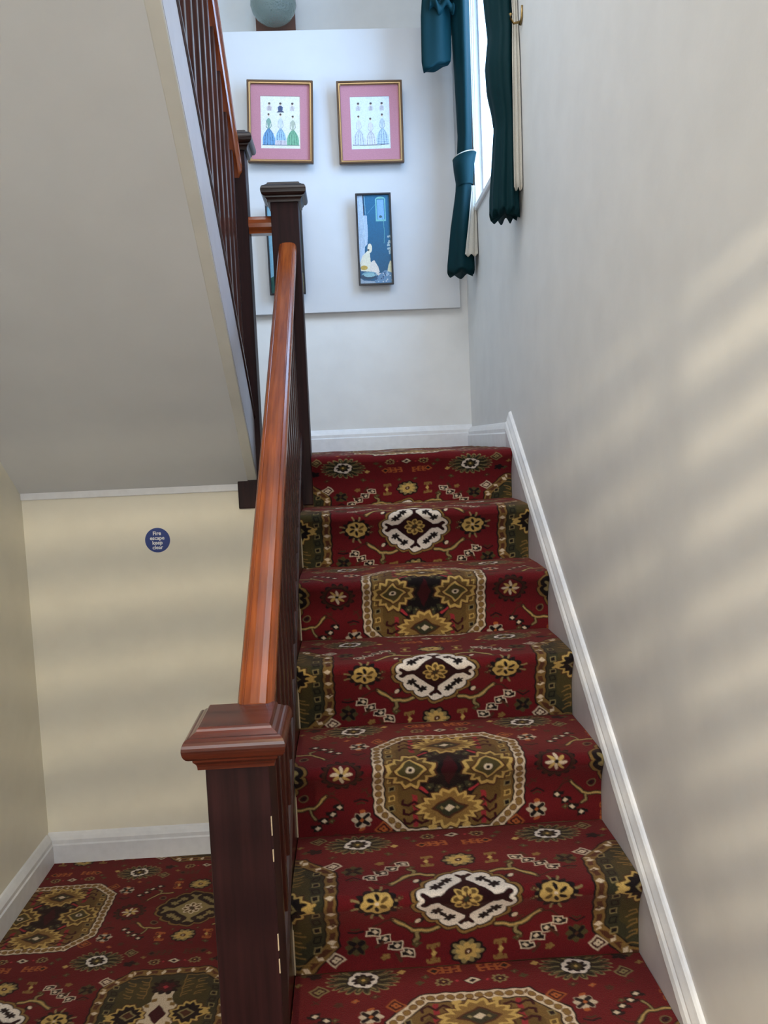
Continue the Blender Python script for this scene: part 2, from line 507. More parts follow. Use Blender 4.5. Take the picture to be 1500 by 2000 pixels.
    R.dia(PX - 0.080, PY, 0.024, 0.022, C['khaki']); R.dia(PX - 0.080, PY, 0.017, 0.015, C['brown'])
    R.line([(PX - 0.12, PY), (PX - 0.143, PY - 0.010)], 0.004, C['yellow'])
    R.line([(PX - 0.12, PY), (PX - 0.138, PY + 0.002)], 0.005, C['yellow'])
    R.star(PX, PY - 0.118, 0.046, 0.036, 10, 0.3, C['black']); R.star(PX, PY - 0.118, 0.030, 0.023, 8, 0.3, C['dred'] * 1.3)
    R.dia(PX, PY - 0.118, 0.010, 0.008, C['pink'])
    # ---- lobed medallions
    def lobed(cu, cv, rim, field, cross, petal, leaf):
        xx = (U - cu) / 0.122; yy = (V - cv) / 0.104
        r = np.hypot(xx, yy); t = np.arctan2(yy, xx)
        dim = np.abs(xx) ** 1.62 + np.abs(yy) ** 1.62
        lob = 0.10 * np.abs(np.sin(7 * t)) ** 0.6
        q = dim ** (1 / 1.62) - lob + 0.10
        R.fill(q < 1.075, C['black']); R.fill(q < 1.05, rim); R.fill(q < 0.985, C['black']); R.fill(q < 0.945, field)
        R.dia(cu, cv, 0.070, 0.062, cross)
        for s in (-1, 1):
            R.line([(cu, cv), (cu + s * 0.086, cv)], 0.0085, cross)
            R.line([(cu + s * 0.080, cv), (cu + s * 0.096, cv + 0.013)], 0.0066, cross)
            R.line([(cu + s * 0.080, cv), (cu + s * 0.096, cv - 0.013)], 0.0066, cross)
            R.line([(cu, cv), (cu, cv + s * 0.074)], 0.006, cross)
            R.line([(cu, cv + s * 0.068), (cu + 0.014, cv + s * 0.080)], 0.005, cross)
            R.line([(cu, cv + s * 0.068), (cu - 0.014, cv + s * 0.080)], 0.005, cross)
            for z in (-1, 1):
                for (a, b, w) in ((0.066, 0.036, 0.0125), (0.038, 0.060, 0.0115), (0.052, 0.048, 0.0075)):
                    R.star(cu + s * a, cv + z * b, w * 1.25, w, 6, 0.45, leaf, ph=0.6)
        R.star(cu, cv, 0.036, 0.034, 8, 0.30, petal); R.star(cu, cv, 0.031, 0.029, 8, 0.45, C['dgold'])
        R.star(cu, cv, 0.025, 0.023, 8, 0.55, petal, ph=0.39); R.star(cu, cv, 0.013, 0.014, 8, 0.4, C['brown']); R.dia(cu, cv, 0.007, 0.009, C['green'])
    lobed(0, PY, C['gold'], C['white'], C['dred'] * 0.45, C['yellow'], C['black'])
    lobed(PX, 0, C['gold'] * 0.9, C['black'], C['khaki'], C['cream'], C['khaki'])
    # ---- rosettes
    a, b = 0.200, PY
    R.star(a, b, 0.050, 0.044, 12, 0.22, C['black'])
    for k in range(4):
        t = k * math.pi / 2
        R.line([(a + 0.042 * math.cos(t) - 0.008 * math.sin(t), b + 0.038 * math.sin(t) + 0.008 * math.cos(t)), (a + 0.056 * math.cos(t) - 0.012 * math.sin(t), b + 0.050 * math.sin(t) + 0.012 * math.cos(t))], 0.0030, C['khaki'])
        R.line([(a + 0.042 * math.cos(t) + 0.008 * math.sin(t), b + 0.038 * math.sin(t) - 0.008 * math.cos(t)), (a + 0.056 * math.cos(t) + 0.012 * math.sin(t), b + 0.050 * math.sin(t) - 0.012 * math.cos(t))], 0.0030, C['khaki'])
    R.star(a, b, 0.037, 0.032, 8, 0.10, C['yellow'])
    for k in range(6):
        t = k * math.pi / 3 + 0.52
        R.ell(a + 0.018 * math.cos(t), b + 0.016 * math.sin(t), 0.0095, 0.005, C['black'] if k % 3 else C['dgold'], rot=t)
    R.ell(a, b, 0.005, 0.004, C['cream'])
    a, b = 0.271, 0.0
    R.star(a, b, 0.056, 0.050, 14, 0.22, C['black']); R.star(a, b, 0.050, 0.044, 14, 0.10, C['brown'] * 0.6)
    R.ell(a, b, 0.039, 0.035, C['black']); R.ell(a, b, 0.036, 0.032, C['red'] * 0.85)
    for k in range(8):
        t = k * math.pi / 4
        R.ell(a + 0.017 * math.cos(t), b + 0.015 * math.sin(t), 0.0115, 0.0045, C['yellow'] if k % 2 else C['cream'], rot=t)
    R.ell(a, b, 0.006, 0.005, C['black'])
    # ---- flower between the letter-like figures, both columns
    for cu, vv, big, tc in ((0, PY - 0.156, C['yellow'], C['gold']), (PX, 0.156, C['yellow'], C['orange'])):
        R.star(cu, vv, 0.042, 0.036, 10, 0.12, C['black']); R.star(cu, vv, 0.037, 0.031, 10, 0.30, C['khaki'])
        R.star(cu, vv, 0.028, 0.024, 8, 0.35, big); R.ell(cu, vv, 0.009, 0.008, C['brown']); R.dia(cu, vv, 0.004, 0.004, C['cream'])
        s = 1 if cu == 0 else -1
        tu = cu + s * 0.076
        R.rect(tu, vv, 0.0035, 0.022, tc)
        for z in (-1, 1):
            R.rect(tu, vv + z * 0.022, 0.014, 0.0035, tc); R.rect(tu, vv + z * 0.015, 0.007, 0.003, tc)
            for q in (-1, 1): R.rect(tu + q * 0.0125, vv + z * 0.018, 0.003, 0.005, tc)
        R.dia(tu, vv, 0.007, 0.009, C['yellow'])
    # ---- ladder-like figures and the small flower row
    for cu, vv, s, col, base in ((0, 0.283, 1, C['orange'], C['dred']), (PX, 0.245, -1, C['brown'] * 1.1, C['red'])):
        R.rect(cu + s * 0.048, vv, 0.030, 0.0028, col)
        for q in (0.022, 0.042, 0.060):
            R.rect(cu + s * q, vv, 0.0035, 0.012, col); R.rect(cu + s * (q + 0.005), vv - 0.0105, 0.006, 0.0022, col); R.rect(cu + s * (q + 0.005), vv + 0.0105, 0.006, 0.0022, col)
        R.dia(cu + s * 0.080, vv, 0.016, 0.013, col); R.dia(cu + s * 0.080, vv, 0.009, 0.007, C['black'])
    for cu, vv, s in ((0, 0.240, 1), (PX, 0.290, -1)):
        R.dia(cu, vv, 0.022, 0.014, C['black']); R.dia(cu, vv, 0.018, 0.011, C['cream']); R.dia(cu, vv, 0.009, 0.006, C['black'])
        R.star(cu + s * 0.062, vv, 0.020, 0.015, 8, 0.35, C['khaki']); R.star(cu + s * 0.062, vv, 0.013, 0.010, 8, 0.3, C['dred']); R.dia(cu + s * 0.062, vv, 0.004, 0.003, C['yellow'])
        R.star(cu + s * 0.115, vv + 0.004, 0.011, 0.008, 4, 0.5, C['olive'])
        R.dia(cu + s * 0.033, vv, 0.005, 0.004, C['pink'])
    # ---- large lily palmette
    a, b = 0.238, 0.265
    R.star(a, b, 0.084, 0.050, 22, 0.34, C['khaki'], sharp=0.8); R.star(a, b, 0.078, 0.045, 22, 0.34, C['green'], sharp=0.8)
    for k in range(22):
        t = k * 2 * math.pi / 22
        R.line([(a + 0.040 * math.cos(t), b + 0.028 * math.sin(t)), (a + 0.066 * math.cos(t), b + 0.038 * math.sin(t))], 0.0016, C['khaki'] if k % 2 else C['black'])
    R.star(a, b, 0.038, 0.030, 8, 0.12, C['black']); R.star(a, b, 0.035, 0.027, 8, 0.10, C['white'], ph=0.39)
    R.star(a, b, 0.027, 0.021, 8, 0.30, C['black']); R.star(a, b, 0.016, 0.013, 8, 0.4, C['olive']); R.dia(a, b, 0.006, 0.005, C['yellow'])
    # ---- chain of stepped squares, branches and sprigs
    def chain(p, q, n, light):
        for k in range(n):
            t = k / (n - 1); a = p[0] + (q[0] - p[0]) * t; b = p[1] + (q[1] - p[1]) * t
            if light:
                R.rect(a, b, 0.0125, 0.0115, C['cream']); R.rect(a + 0.008, b - 0.003, 0.0125, 0.0075, C['cream'])
            else:
                R.rect(a, b, 0.0105, 0.0095, C['brown'] * 0.5)
        for k in range(n):
            t = k / (n - 1); a = p[0] + (q[0] - p[0]) * t; b = p[1] + (q[1] - p[1]) * t
            R.rect(a, b, 0.0098, 0.0088, C['black']); R.rect(a + 0.008, b - 0.003, 0.0098, 0.0050, C['black'])
            R.dia(a, b, 0.0072, 0.0066, C['cream'])
    chain((0.208, PY - 0.092), (0.132, PY - 0.150), 4, True)
    chain((0.278, 0.105), (0.338, 0.156), 4, False)
    def branch(pts, foot, w=0.0062):
        R.line(pts, w + 0.0022, C['brown'] * 0.55); R.line(foot, w + 0.0014, C['brown'] * 0.55)
        R.line(pts, w * 0.72, C['khaki']); R.line(foot, w * 0.62, C['khaki'])
        R.line(pts, w * 0.25, C['yellow'])
    vb = PY
    branch([(0.166, vb - 0.056), (0.140, vb - 0.078), (0.122, vb - 0.093), (0.095, vb - 0.096), (0.066, vb - 0.089)], [(0.112, vb - 0.096), (0.110, vb - 0.112), (0.120, vb - 0.121)])
    R.line([(0.166, vb - 0.056), (0.186, vb - 0.060), (0.210, vb - 0.078)], 0.0020, C['brown'] * 0.7)
    branch([(0.312, 0.068), (0.328, 0.086), (0.345, 0.102), (0.372, 0.106), (0.396, 0.106)], [(0.354, 0.106), (0.352, 0.122), (0.341, 0.131)], 0.0042)
    R.line([(0.312, 0.068), (0.292, 0.074), (0.276, 0.094)], 0.0020, C['brown'] * 0.7)
    # small flowers and squares
    def xflower(a, b, arm, rim, eye, s=1.0):
        R.star(a, b, 0.027 * s, 0.024 * s, 8, 0.25, rim)
        for t in (0.785, 2.356, 3.927, 5.498):
            R.line([(a, b), (a + 0.020 * s * math.cos(t), b + 0.017 * s * math.sin(t))], 0.0052 * s, arm)
        R.dia(a, b, 0.006 * s, 0.006 * s, eye)
    xflower(0.250, PY - 0.128, C['black'], C['olive'], C['brown'])
    xflower(0.224, 0.142, C['black'], C['cream'] * 0.8, C['orange'])
    R.ell(0.224, 0.166, 0.008, 0.005, C['orange']); R.ell(0.224, 0.118, 0.008, 0.005, C['orange'])
    for a, b, col in ((0.298, PY - 0.158, C['cream']), (0.170, 0.172, C['orange']), (0.335, 0.235, C['khaki'])):
        R.dia(a, b, 0.024, 0.021, col * 0.85); R.dia(a, b, 0.018, 0.0155, C['dred']); R.star(a, b, 0.011, 0.009, 4, 0.5, col); R.dia(a, b, 0.003, 0.003, C['black'])
    R.star(0.186, PY - 0.158, 0.012, 0.009, 5, 0.4, C['gold']); R.star(0.290, 0.185, 0.012, 0.009, 5, 0.4, C['brown'])
    R.star(0.150, 0.285, 0.010, 0.008, 4, 0.4, C['yellow']); R.star(0.162, 0.262, 0.008, 0.006, 4, 0.4, C['olive'] * 1.3)
    R.ell(0.106, PY - 0.066, 0.0105, 0.0090, C['black']); R.ell(0.109, PY - 0.067, 0.0062, 0.0068, C['cream'])
    R.ell(0.368, 0.074, 0.0125, 0.0115, C['khaki'] * 0.6); R.ell(0.368, 0.074, 0.0095, 0.0085, C['dred']); R.dia(0.368, 0.074, 0.005, 0.005, C['black'])
    for (a, b) in ((0.250, PY - 0.088), (0.226, 0.092)):
        R.line([(a - 0.016, b), (a, b - 0.007), (a + 0.016, b)], 0.0024, C['black']); R.line([(a - 0.009, b + 0.006), (a, b + 0.002), (a + 0.009, b + 0.006)], 0.0020, C['olive'] * 0.6)
    R.line([(0.150, PY - 0.170), (0.162, PY - 0.152)], 0.004, C['brown']); R.line([(0.205, PY - 0.130), (0.190, PY - 0.118)], 0.004, C['brown'])
    for b in (0.140, 0.160): 
        R.rect(0.395, b, 0.0065, 0.006, C['orange'] * 0.8); R.rect(0.395, b, 0.0035, 0.003, C['dred'])
    R.star(0.345, 0.290, 0.020, 0.014, 5, 0.4, C['black'])
    for (a, b, sz, col) in ((0.115, PY - 0.128, 0.009, 'olive'), (0.300, PY - 0.060, 0.008, 'brown'), (0.300, PY - 0.205, 0.009, 'brown'), (0.165, PY - 0.205, 0.009, 'olive'),
                            (0.215, 0.205, 0.009, 'brown'), (0.405, 0.195, 0.009, 'olive'), (0.440, 0.118, 0.008, 'brown'), (0.300, 0.140, 0.007, 'olive'), (0.255, 0.195, 0.007, 'orange'),
                            (0.100, 0.262, 0.008, 'olive'), (0.380, 0.262, 0.008, 'gold'), (0.030, 0.330, 0.007, 'olive'), (0.150, PY - 0.012, 0.007, 'brown')):
        R.star(a, b, sz * 1.25, sz, 4, 0.55, C[col]); R.dia(a, b, sz * 0.35, sz * 0.3, C['khaki'])
    # soft blur of the weave: average of neighbouring tufts
    c = R.c
    c[1:-1, 1:-1] = (c[1:-1, 1:-1] * 2 + c[:-2, 1:-1] + c[2:, 1:-1] + c[1:-1, :-2] + c[1:-1, 2:]) / 6
    return c, nu, nv

TILE, TNU, TNV = carpet_tile()
def fold(a, p):
    a = np.mod(a, 2 * p)
    return np.where(a > p, 2 * p - a, a)
def carpet_colour(u, v):
    """u measured from an octagon column, v from an octagon row"""
    # the weave wanders by a millimetre or two
    u = u + 0.0014 * np.sin(v * 190.0) + 0.001 * np.sin(v * 61 + u * 40)
    v = v + 0.0014 * np.sin(u * 170.0) + 0.001 * np.sin(u * 57 + v * 35)
    fu = fold(u, PX) / PX * (TNU - 1); fv = fold(v, PY) / PY * (TNV - 1)
    i0 = np.clip(fu.astype(int), 0, TNU - 2); j0 = np.clip(fv.astype(int), 0, TNV - 2)
    a = (fu - i0)[..., None]; b = (fv - j0)[..., None]
    return (TILE[j0, i0] * (1 - a) * (1 - b) + TILE[j0, i0 + 1] * a * (1 - b) + TILE[j0 + 1, i0] * (1 - a) * b + TILE[j0 + 1, i0 + 1] * a * b)

# ================================================================== the setting
ZC = 2.95        # ceiling of the upper storey
# hall floor board under the carpet
struct(MB().box(-1.25, 1.1, -6.0, 1.6, FZ - 0.12, FZ - 0.004).build('floor', 'step'), 'floor of the lower hall')
# right wall with the window opening
def wall_with_hole(y0, y1, z0, z1, hy0, hy1, hz0, hz1, xa, xb):
    m = MB()
    m.box(xa, xb, y0, hy0, z0, z1); m.box(xa, xb, hy1, y1, z0, z1)
    m.box(xa, xb, hy0, hy1, z0, hz0); m.box(xa, xb, hy0, hy1, hz1, z1)
    return m
struct(wall_with_hole(-6.0, 1.9, FZ, ZC, WY0, WY1, WZ0, WZ1, WX, WX + 0.09).build('wall_right', 'wall'), 'cream plaster wall along the lower flight')
# back wall of the half landing, recessed above the picture board
m = MB().box(-1.25, WX, D, D + 0.15, -0.2, 1.98)
struct(m.build('wall_back', 'wall'), 'plaster wall at the back of the half landing')
m = MB().box(-1.25, WX, D + 0.45, D + 0.6, 1.90, ZC)
m.box(-1.25, WX, D + 0.15, D + 0.45, 1.90, 1.98)
struct(m.build('wall_recess', 'wall'), 'recessed wall above the picture board')
struct(MB().box(LX - 0.15, LX, -6.0, 1.9, FZ, ZC).build('wall_left', 'wall_warm'), 'cream wall of the hall beside the fire exit passage')
struct(MB().box(LX, W, LY, LY + 0.08, FZ, -0.095).build('wall_front', 'wall_warm'), 'cream wall under the half landing')
struct(MB().box(-1.25, WX + 0.28, -6.15, -6.0, FZ, ZC).build('wall_hall', 'wall_warm'), 'wall behind the photographer')
struct(MB().box(-1.25, WX + 0.28, -6.15, 1.9, ZC, ZC + 0.1).build('ceiling', 'soffit'), 'ceiling of the upper storey')
# panel that closes the side of the lower flight
m = MB().prism([(-1.70, FZ), (LY, FZ), (LY, -0.20), (-1.70, H / G * -1.70 - 0.12)], 'X', -0.052, -0.036)
struct(m.build('wall_spandrel', 'wall_warm'), 'panel closing the side of the lower flight')

# sloping soffit of the upper flight and its painted string
SL = 0.82
def zs(y, z0): return z0 + SL * (-0.07 - y)
SZ0 = 0.009
ye = -2.75
def slope_panel(x0, x1, ya, yb, za, t):
    """slab that follows the upper pitch: underside at za(y=-0.07), thickness t upward"""
    return MB().prism([(ya, zs(ya, za)), (yb, zs(yb, za)), (yb, zs(yb, za) + t), (ya, zs(ya, za) + t)], 'X', x0, x1)
struct(slope_panel(LX, -0.205, LY, ye, SZ0, 0.10).build('ceiling_soffit', 'soffit'), 'sloping plaster soffit of the upper flight')
m = slope_panel(-0.2055, -0.1690, 0.036, ye, SZ0 - 0.002, 0.012)
struct(m.build('trim_1', 'trim', bevel=0.003), 'cream painted underside of the upper string')
m = slope_panel(-0.203, -0.1682, 0.040, ye, SZ0 + 0.010, 0.222)
struct(m.build('trim_2', 'lilac'), 'white painted outer string of the upper flight')
struct(MB().prism([(LY - 0.012, -0.118), (LY + 0.002, -0.118), (LY + 0.002, -0.096), (LY - 0.012, -0.090)], 'X', LX, -0.243).build('trim_3', 'gloss', bevel=0.003), 'white bead where the soffit meets the wall')

# half landing structure
m = MB().box(LX, W, LY + 0.081, D, -0.13, -0.006).box(0.040, W, N + 0.01, LY + 0.081, -0.09, -0.006)
struct(m.build('floor_landing', 'step'), 'timber deck of the half landing')

# skirtings ---------------------------------------------------------
# profile (distance from the wall, height) : flat board with moulded top
def skirt_poly(h, t=0.022):
    return [(0, 0), (t, 0), (t, h - 0.045), (t - 0.004, h - 0.040), (t - 0.004, h - 0.026), (t - 0.010, h - 0.014), (0.006, h - 0.004), (0, h)]
hsk = 0.112
m = MB().prism([(D - a, b - 0.002) for a, b in skirt_poly(hsk)], 'X', -0.9, WX)
struct(m.build('baseboard_back', 'gloss'), 'white skirting at the back of the landing')
m = MB().prism([(WX - a * 1.15, b - 0.002) for a, b in skirt_poly(0.10)], 'Y', 0.125, D - 0.02)
struct(m.build('baseboard_landing', 'gloss'), 'short white skirting on the landing side wall')
m = MB().prism([(LY - a, FZ + b) for a, b in skirt_poly(0.118)], 'X', LX, -0.05)
struct(m.build('baseboard_front', 'gloss'), 'white skirting under the fire escape sticker')
m = MB().prism([(LX + a, FZ + b) for a, b in skirt_poly(0.118)], 'Y', -6.0, LY - 0.020)
struct(m.build('baseboard_left', 'gloss'), 'white skirting along the left hall wall')
# raking skirting: flat lilac board and white moulded top, with a hand-painted ragged edge between them
s_ = H / G
m = MB()
ny = 220
ys = np.linspace(0.125, -2.05, ny)
vs = []; fs = []
for i, y in enumerate(ys):
    z = s_ * y
    j = 0.0016 * math.sin(i * 1.3) + 0.0022 * random.uniform(-1, 1)
    j2 = 0.0012 * random.uniform(-1, 1)
    prof = [(W + 0.0005, z - 0.017 + j), (W - 0.0025, z - 0.012 + j2), (W + 0.001, z + 0.004), (W + 0.006, z + 0.012),
            (W + 0.0065, z + 0.018), (W + 0.012, z + 0.034), (W + 0.0145, z + 0.043), (W + 0.0195, z + 0.047), (WX + 0.001, z + 0.049), (WX + 0.001, z - 0.017)]
    vs += [(a, y, b) for a, b in prof]
k = 10
for i in range(ny - 1):
    for a in range(k):
        b = (a + 1) % k
        fs.append((i * k + a, i * k + b, (i + 1) * k + b, (i + 1) * k + a))
fs.append(tuple(range(k))); fs.append(tuple((ny - 1) * k + a for a in range(k)))
m.add(vs, fs)
struct(m.build('trim_4', 'gloss', smooth=False), 'white moulded capping of the raking skirting')
m = MB().prism([(0.124, s_ * 0.124 - 0.016), (0.124, -0.25), (-2.05, s_ * -2.05 - 0.30), (-2.05, s_ * -2.05 - 0.016)], 'X', W, WX + 0.001)
struct(m.build('baseboard_right', 'lilac'), 'lilac white raking skirting board beside the stair carpet')

# window -------------------------------------------------------------
win = bpy.data.objects.new('window_1', None); COL.objects.link(win); BASES['window_1'] = (0, 0, 0); struct(win, 'bright window between the teal curtains')
fx0, fx1 = WX + 0.035, WX + 0.075
m = MB()
m.box(fx0, fx1, WY0, WY0 + 0.024, WZ0, WZ1); m.box(fx0, fx1, WY1 - 0.024, WY1, WZ0, WZ1)
m.box(fx0, fx1, WY0, WY1, WZ0, WZ0 + 0.035); m.box(fx0, fx1, WY0, WY1, WZ1 - 0.06, WZ1)
m.build('window_frame', 'gloss', win)
MB().box(fx0 + 0.008, fx1 - 0.008, (WY0 + WY1) / 2 - 0.015, (WY0 + WY1) / 2 + 0.015, WZ0 + 0.05, WZ1 - 0.05).build('glazing_bar', 'gloss', win)
for a, b in ((WY0 + 0.02, (WY0 + WY1) / 2 - 0.012), ((WY0 + WY1) / 2 + 0.012, WY1 - 0.02)):
    MB().box(fx0 + 0.02, fx0 + 0.026, a, b, WZ0 + 0.03, WZ1 - 0.05).build('pane', 'pane', win)
MB().box(WX - 0.012, fx0 + 0.004, WY0 - 0.02, WY1 + 0.012, WZ0 - 0.022, WZ0 + 0.003).build('window_sill', 'gloss', win, bevel=0.004)

# ================================================================== stairs and carpets
stairs = thing('staircase', (W / 2, -1.0, FZ), 'lower flight of eight steps under the patterned red carpet', 'staircase')
MB().box(0.0, W, N + 0.008, N + 0.05, -0.30, -0.006).build('step', 'step', stairs)
for k in range(1, 8):
    z1 = -k * H - 0.008
    MB().box(0.0, W, -k * G + N + 0.006, -(k - 1) * G + N + 0.006, FZ if k > 6 else z1 - H - 0.02, z1).build('step', 'step', stairs)
    MB().box(0.0, W, -k * G + 0.012, -k * G + N + 0.006, z1 - 0.032, z1 - 0.006).build('nosing', 'step', stairs, bevel=0.008)
MB().box(0.040, W, 0.012, N + 0.01, -0.04, -0.012).build('nosing', 'step', stairs, bevel=0.008)

carpet = thing('stair_carpet', (W / 2, -1.0, FZ), 'red oriental patterned carpet covering the stairs', 'carpet')
XC = 0.390
ROWOFF = {0: None, 1: 0.042, 2: 0.030, 3: 0.016, 4: -0.004, 5: -0.004, 6: -0.015, 7: -0.02}
def carpet_path(k):
    """(y, z, s) samples from the back of the tread over the nosing down the riser; s = 0 at the nosing"""
    R = 0.021
    y0, z0 = -k * G, -k * H
    back = (D - 0.02) if k == 0 else -(k - 1) * G + N - 0.002
    step = 0.0022
    pts = []
    nt = int((back - (y0 + R)) / (0.004 if k == 0 else step))
    for i in range(nt):
        y = back + (y0 + R - back) * i / nt
        # worn, slightly rounded tread edge
        t = max(0.0, 1 - (y - y0 - R) / 0.06)
        pts.append((y, z0 - 0.003 * t * t))
    for i in range(0, 19):
        a = math.pi / 2 * (1 + i / 15.0)
        pts.append((y0 + R + R * math.cos(a), z0 - 0.003 - R + R * math.sin(a)))
    yl, zl = pts[-1]
    ze = z0 - H + 0.001
    nr = int((zl - ze) / step)
    for i in range(1, nr + 1):
        t = i / nr
        e = min(1.0, t / 0.55)
        y = yl + (y0 + N - yl) * (1 - (1 - e) ** 2)
        pts.append((y, zl + (ze - zl) * t))
    P = np.array(pts)
    s = np.concatenate([[0], np.cumsum(np.hypot(*np.diff(P, axis=0).T))])
    i0 = int(np.argmin(np.abs(P[:, 0] - y0)))
    return P, s - s[i0]
for k in range(0, 8):
    P, s = carpet_path(k)
    x0, x1 = (0.037 if k == 0 else 0.001, W - 0.001)
    nx = int((x1 - x0) / 0.0022)
    xs = np.linspace(x0, x1, nx)
    X, S = np.meshgrid(xs, s)
    Y = np.repeat(P[:, 0][:, None], nx, 1); Z = np.repeat(P[:, 1][:, None], nx, 1)
    if k == 0: V = PY / 2 + 1.25 * (S - 0.030)
    elif k % 2: V = PY + 1.08 * (S - ROWOFF[k])
    else: V = 1.03 * (S - ROWOFF[k])
    cols = carpet_colour(X - XC, V)
    wob = 0.0012 * np.sin(X * 17 + k) + 0.0008 * np.sin(X * 41 + S * 30)
    co = np.stack([X, Y - wob, Z + wob], -1).reshape(-1, 3)
    color_grid('carpet_strip', co, grid_quads(nx, len(s)), cols.reshape(-1, 3), 'carpet', carpet)
# pale raw edge of the carpet along the string
for k in range(1, 8):
    MB().box(-0.0005, 0.0025, -k * G + N - 0.005, -k * G + N + 0.002, -(k + 1) * H + 0.004, -k * H - 0.05).build('edge_binding', 'edge', carpet)

# landing carpet to the left of the flight, hall carpet
lc = thing('landing_carpet', (-0.5, 0.6, 0.0), 'red patterned carpet on the left half of the landing', 'carpet')
def flat_carpet(name, x0, x1, y0, y1, z, step, parent, uo, vo):
    nx = int((x1 - x0) / step) + 1; ny_ = int((y1 - y0) / step) + 1
    X, Y = np.meshgrid(np.linspace(x0, x1, nx), np.linspace(y0, y1, ny_))
    cols = carpet_colour(X - uo, Y - vo)
    co = np.stack([X, Y, np.full_like(X, z) + 0.0008 * np.sin(X * 23) * np.sin(Y * 19)], -1).reshape(-1, 3)
    return color_grid(name, co, grid_quads(nx, ny_), cols.reshape(-1, 3), 'carpet', parent)
flat_carpet('carpet_sheet', LX, 0.037, N + 0.09, D - 0.02, 0.001, 0.006, lc, XC, 0.3)
hc = thing('hall_carpet', (-0.55, -1.0, FZ), 'red oriental patterned carpet on the hall floor by the newel post', 'carpet')
flat_carpet('carpet_sheet', LX + 0.02, -0.054, -1.30, LY - 0.018, FZ + 0.002, 0.0024, hc, -0.914, -0.329)
flat_carpet('carpet_sheet', LX + 0.02, -0.054, -1.90, -1.30, FZ + 0.002, 0.006, hc, -0.914, -0.329)
flat_carpet('carpet_sheet', LX + 0.02, WX, -6.0, -1.90, FZ + 0.002, 0.012, hc, -0.914, -0.329)

# ================================================================== balustrades
BX = -0.010
NW = 0.050        # half width of a newel
def newel(parent, cx, cy, z0, ztop, NW=0.050, capmat='capw'):
    """square post with moulded neck and bullnosed cap; ztop: top of the cap plate"""
    zc = ztop - 0.070
    p = MB().box(cx - NW, cx + NW, cy - NW, cy + NW, z0, zc + 0.015).build('newel_post', 'post', parent, bevel=0.003)
    MB().sqlathe(cx, cy, [(NW + 0.001, zc), (NW + 0.010, zc), (NW + 0.0105, zc + 0.006), (NW + 0.012, zc + 0.010), (NW + 0.016, zc + 0.015),
                          (NW + 0.017, zc + 0.021), (NW + 0.001, zc + 0.022)]).build('neck_moulding', capmat, p)
    prof = [(NW, zc + 0.020), (NW + 0.019, zc + 0.020)]
    for i in range(13):
        a = -math.pi / 2 + math.pi * i / 12
        prof.append((NW + 0.019 + 0.012 * math.cos(a), zc + 0.0385 + 0.0185 * math.sin(a)))
    prof += [(NW + 0.014, zc + 0.061), (NW + 0.009, zc + 0.0635), (NW + 0.008, zc + 0.067), (NW + 0.005, zc + 0.070), (0.0, zc + 0.070)]
    MB().sqlathe(cx, cy, prof).build('newel_cap', capmat, p)
    return p

RAILP = []
rw, rh = 0.033, 0.062
RAILP = [(-0.020, -rh), (0.020, -rh), (0.024, -rh + 0.010), (rw - 0.002, -rh + 0.020), (rw, -rh + 0.034), (rw - 0.001, -0.016), (rw - 0.005, -0.007), (rw - 0.011, -0.0025), (rw - 0.0125, -0.0036), (rw - 0.014, -0.0015),
         (0.008, 0.0), (-0.008, 0.0), (-rw + 0.014, -0.0015), (-rw + 0.0125, -0.0036), (-rw + 0.011, -0.0025), (-rw + 0.005, -0.007), (-rw + 0.001, -0.016), (-rw, -rh + 0.034), (-rw + 0.002, -rh + 0.020), (-0.024, -rh + 0.010)]

low = thing('balustrade', (BX, -0.9, FZ), 'mahogany balustrade of the lower flight with broad polished handrail and two capped newels', 'balustrade')
NY = -1.69
FY = 0.060
newel(low, BX - 0.022, NY, FZ + 0.002, -0.402, 0.052)
newel(low, BX - 0.004, FY, -0.180, 0.985, capmat='cap_backlit')
xe = BX - 0.022 + 0.052
for z0, hh in ((-0.595, 0.034), (-0.640, 0.022), (-0.795, 0.030), (-0.835, 0.026), (-0.985, 0.020), (-1.06, 0.035), (-1.20, 0.03)):
    MB().box(xe - 0.0022, xe - 0.0002, NY - 0.0525, NY - 0.0495, z0, z0 + hh).build('worn_edge', 'edge', low, bevel=0.0008, segs=1)
def rail_z(y): return 0.774 + 0.7115 * (y - 0.01)
MB().sweep(RAILP, (BX, NY + NW - 0.004, rail_z(NY + NW)), (BX, FY - 0.046, rail_z(FY - 0.046))).build('handrail', 'rail', low)
# closed outer string with its capping
def str_z(y): return s_ * y + 0.060
m = MB().prism([(NY, str_z(NY)), (0.012, str_z(0.012)), (0.012, str_z(0.012) - 0.30), (NY, str_z(NY) - 0.30)], 'X', -0.034, -0.001)
m.build('outer_string', 'dark', low)
MB().sweep([(-0.026, 0.0), (0.016, 0.0), (0.018, 0.006), (0.018, 0.014), (0.013, 0.020), (-0.022, 0.020), (-0.026, 0.014)], (BX, NY + NW, str_z(NY + NW)), (BX, FY - 0.048, str_z(FY - 0.048))).build('string_capping', 'dark', low)
nb = 18
for i in range(nb):
    y = NY + NW + 0.055 + i * 0.0985
    if y > FY - 0.08: break
    MB().prism([(y - 0.0135, str_z(y - 0.0135) + 0.015), (y + 0.0135, str_z(y + 0.0135) + 0.015), (y + 0.0135, rail_z(y + 0.0135) - 0.058), (y - 0.0135, rail_z(y - 0.0135) - 0.058)], 'X', BX - 0.0135, BX + 0.0135).build('baluster', 'balus', low, bevel=0.002, segs=1)
# little level rail that ties the two landing newels together
m = MB()
prof = [(b + 0.075, 0.882 + a) for b, a in RAILP]
m.prism(prof, 'X', -0.152, BX - 0.054 + 0.006)
m.build('level_rail', 'rail_level', low)

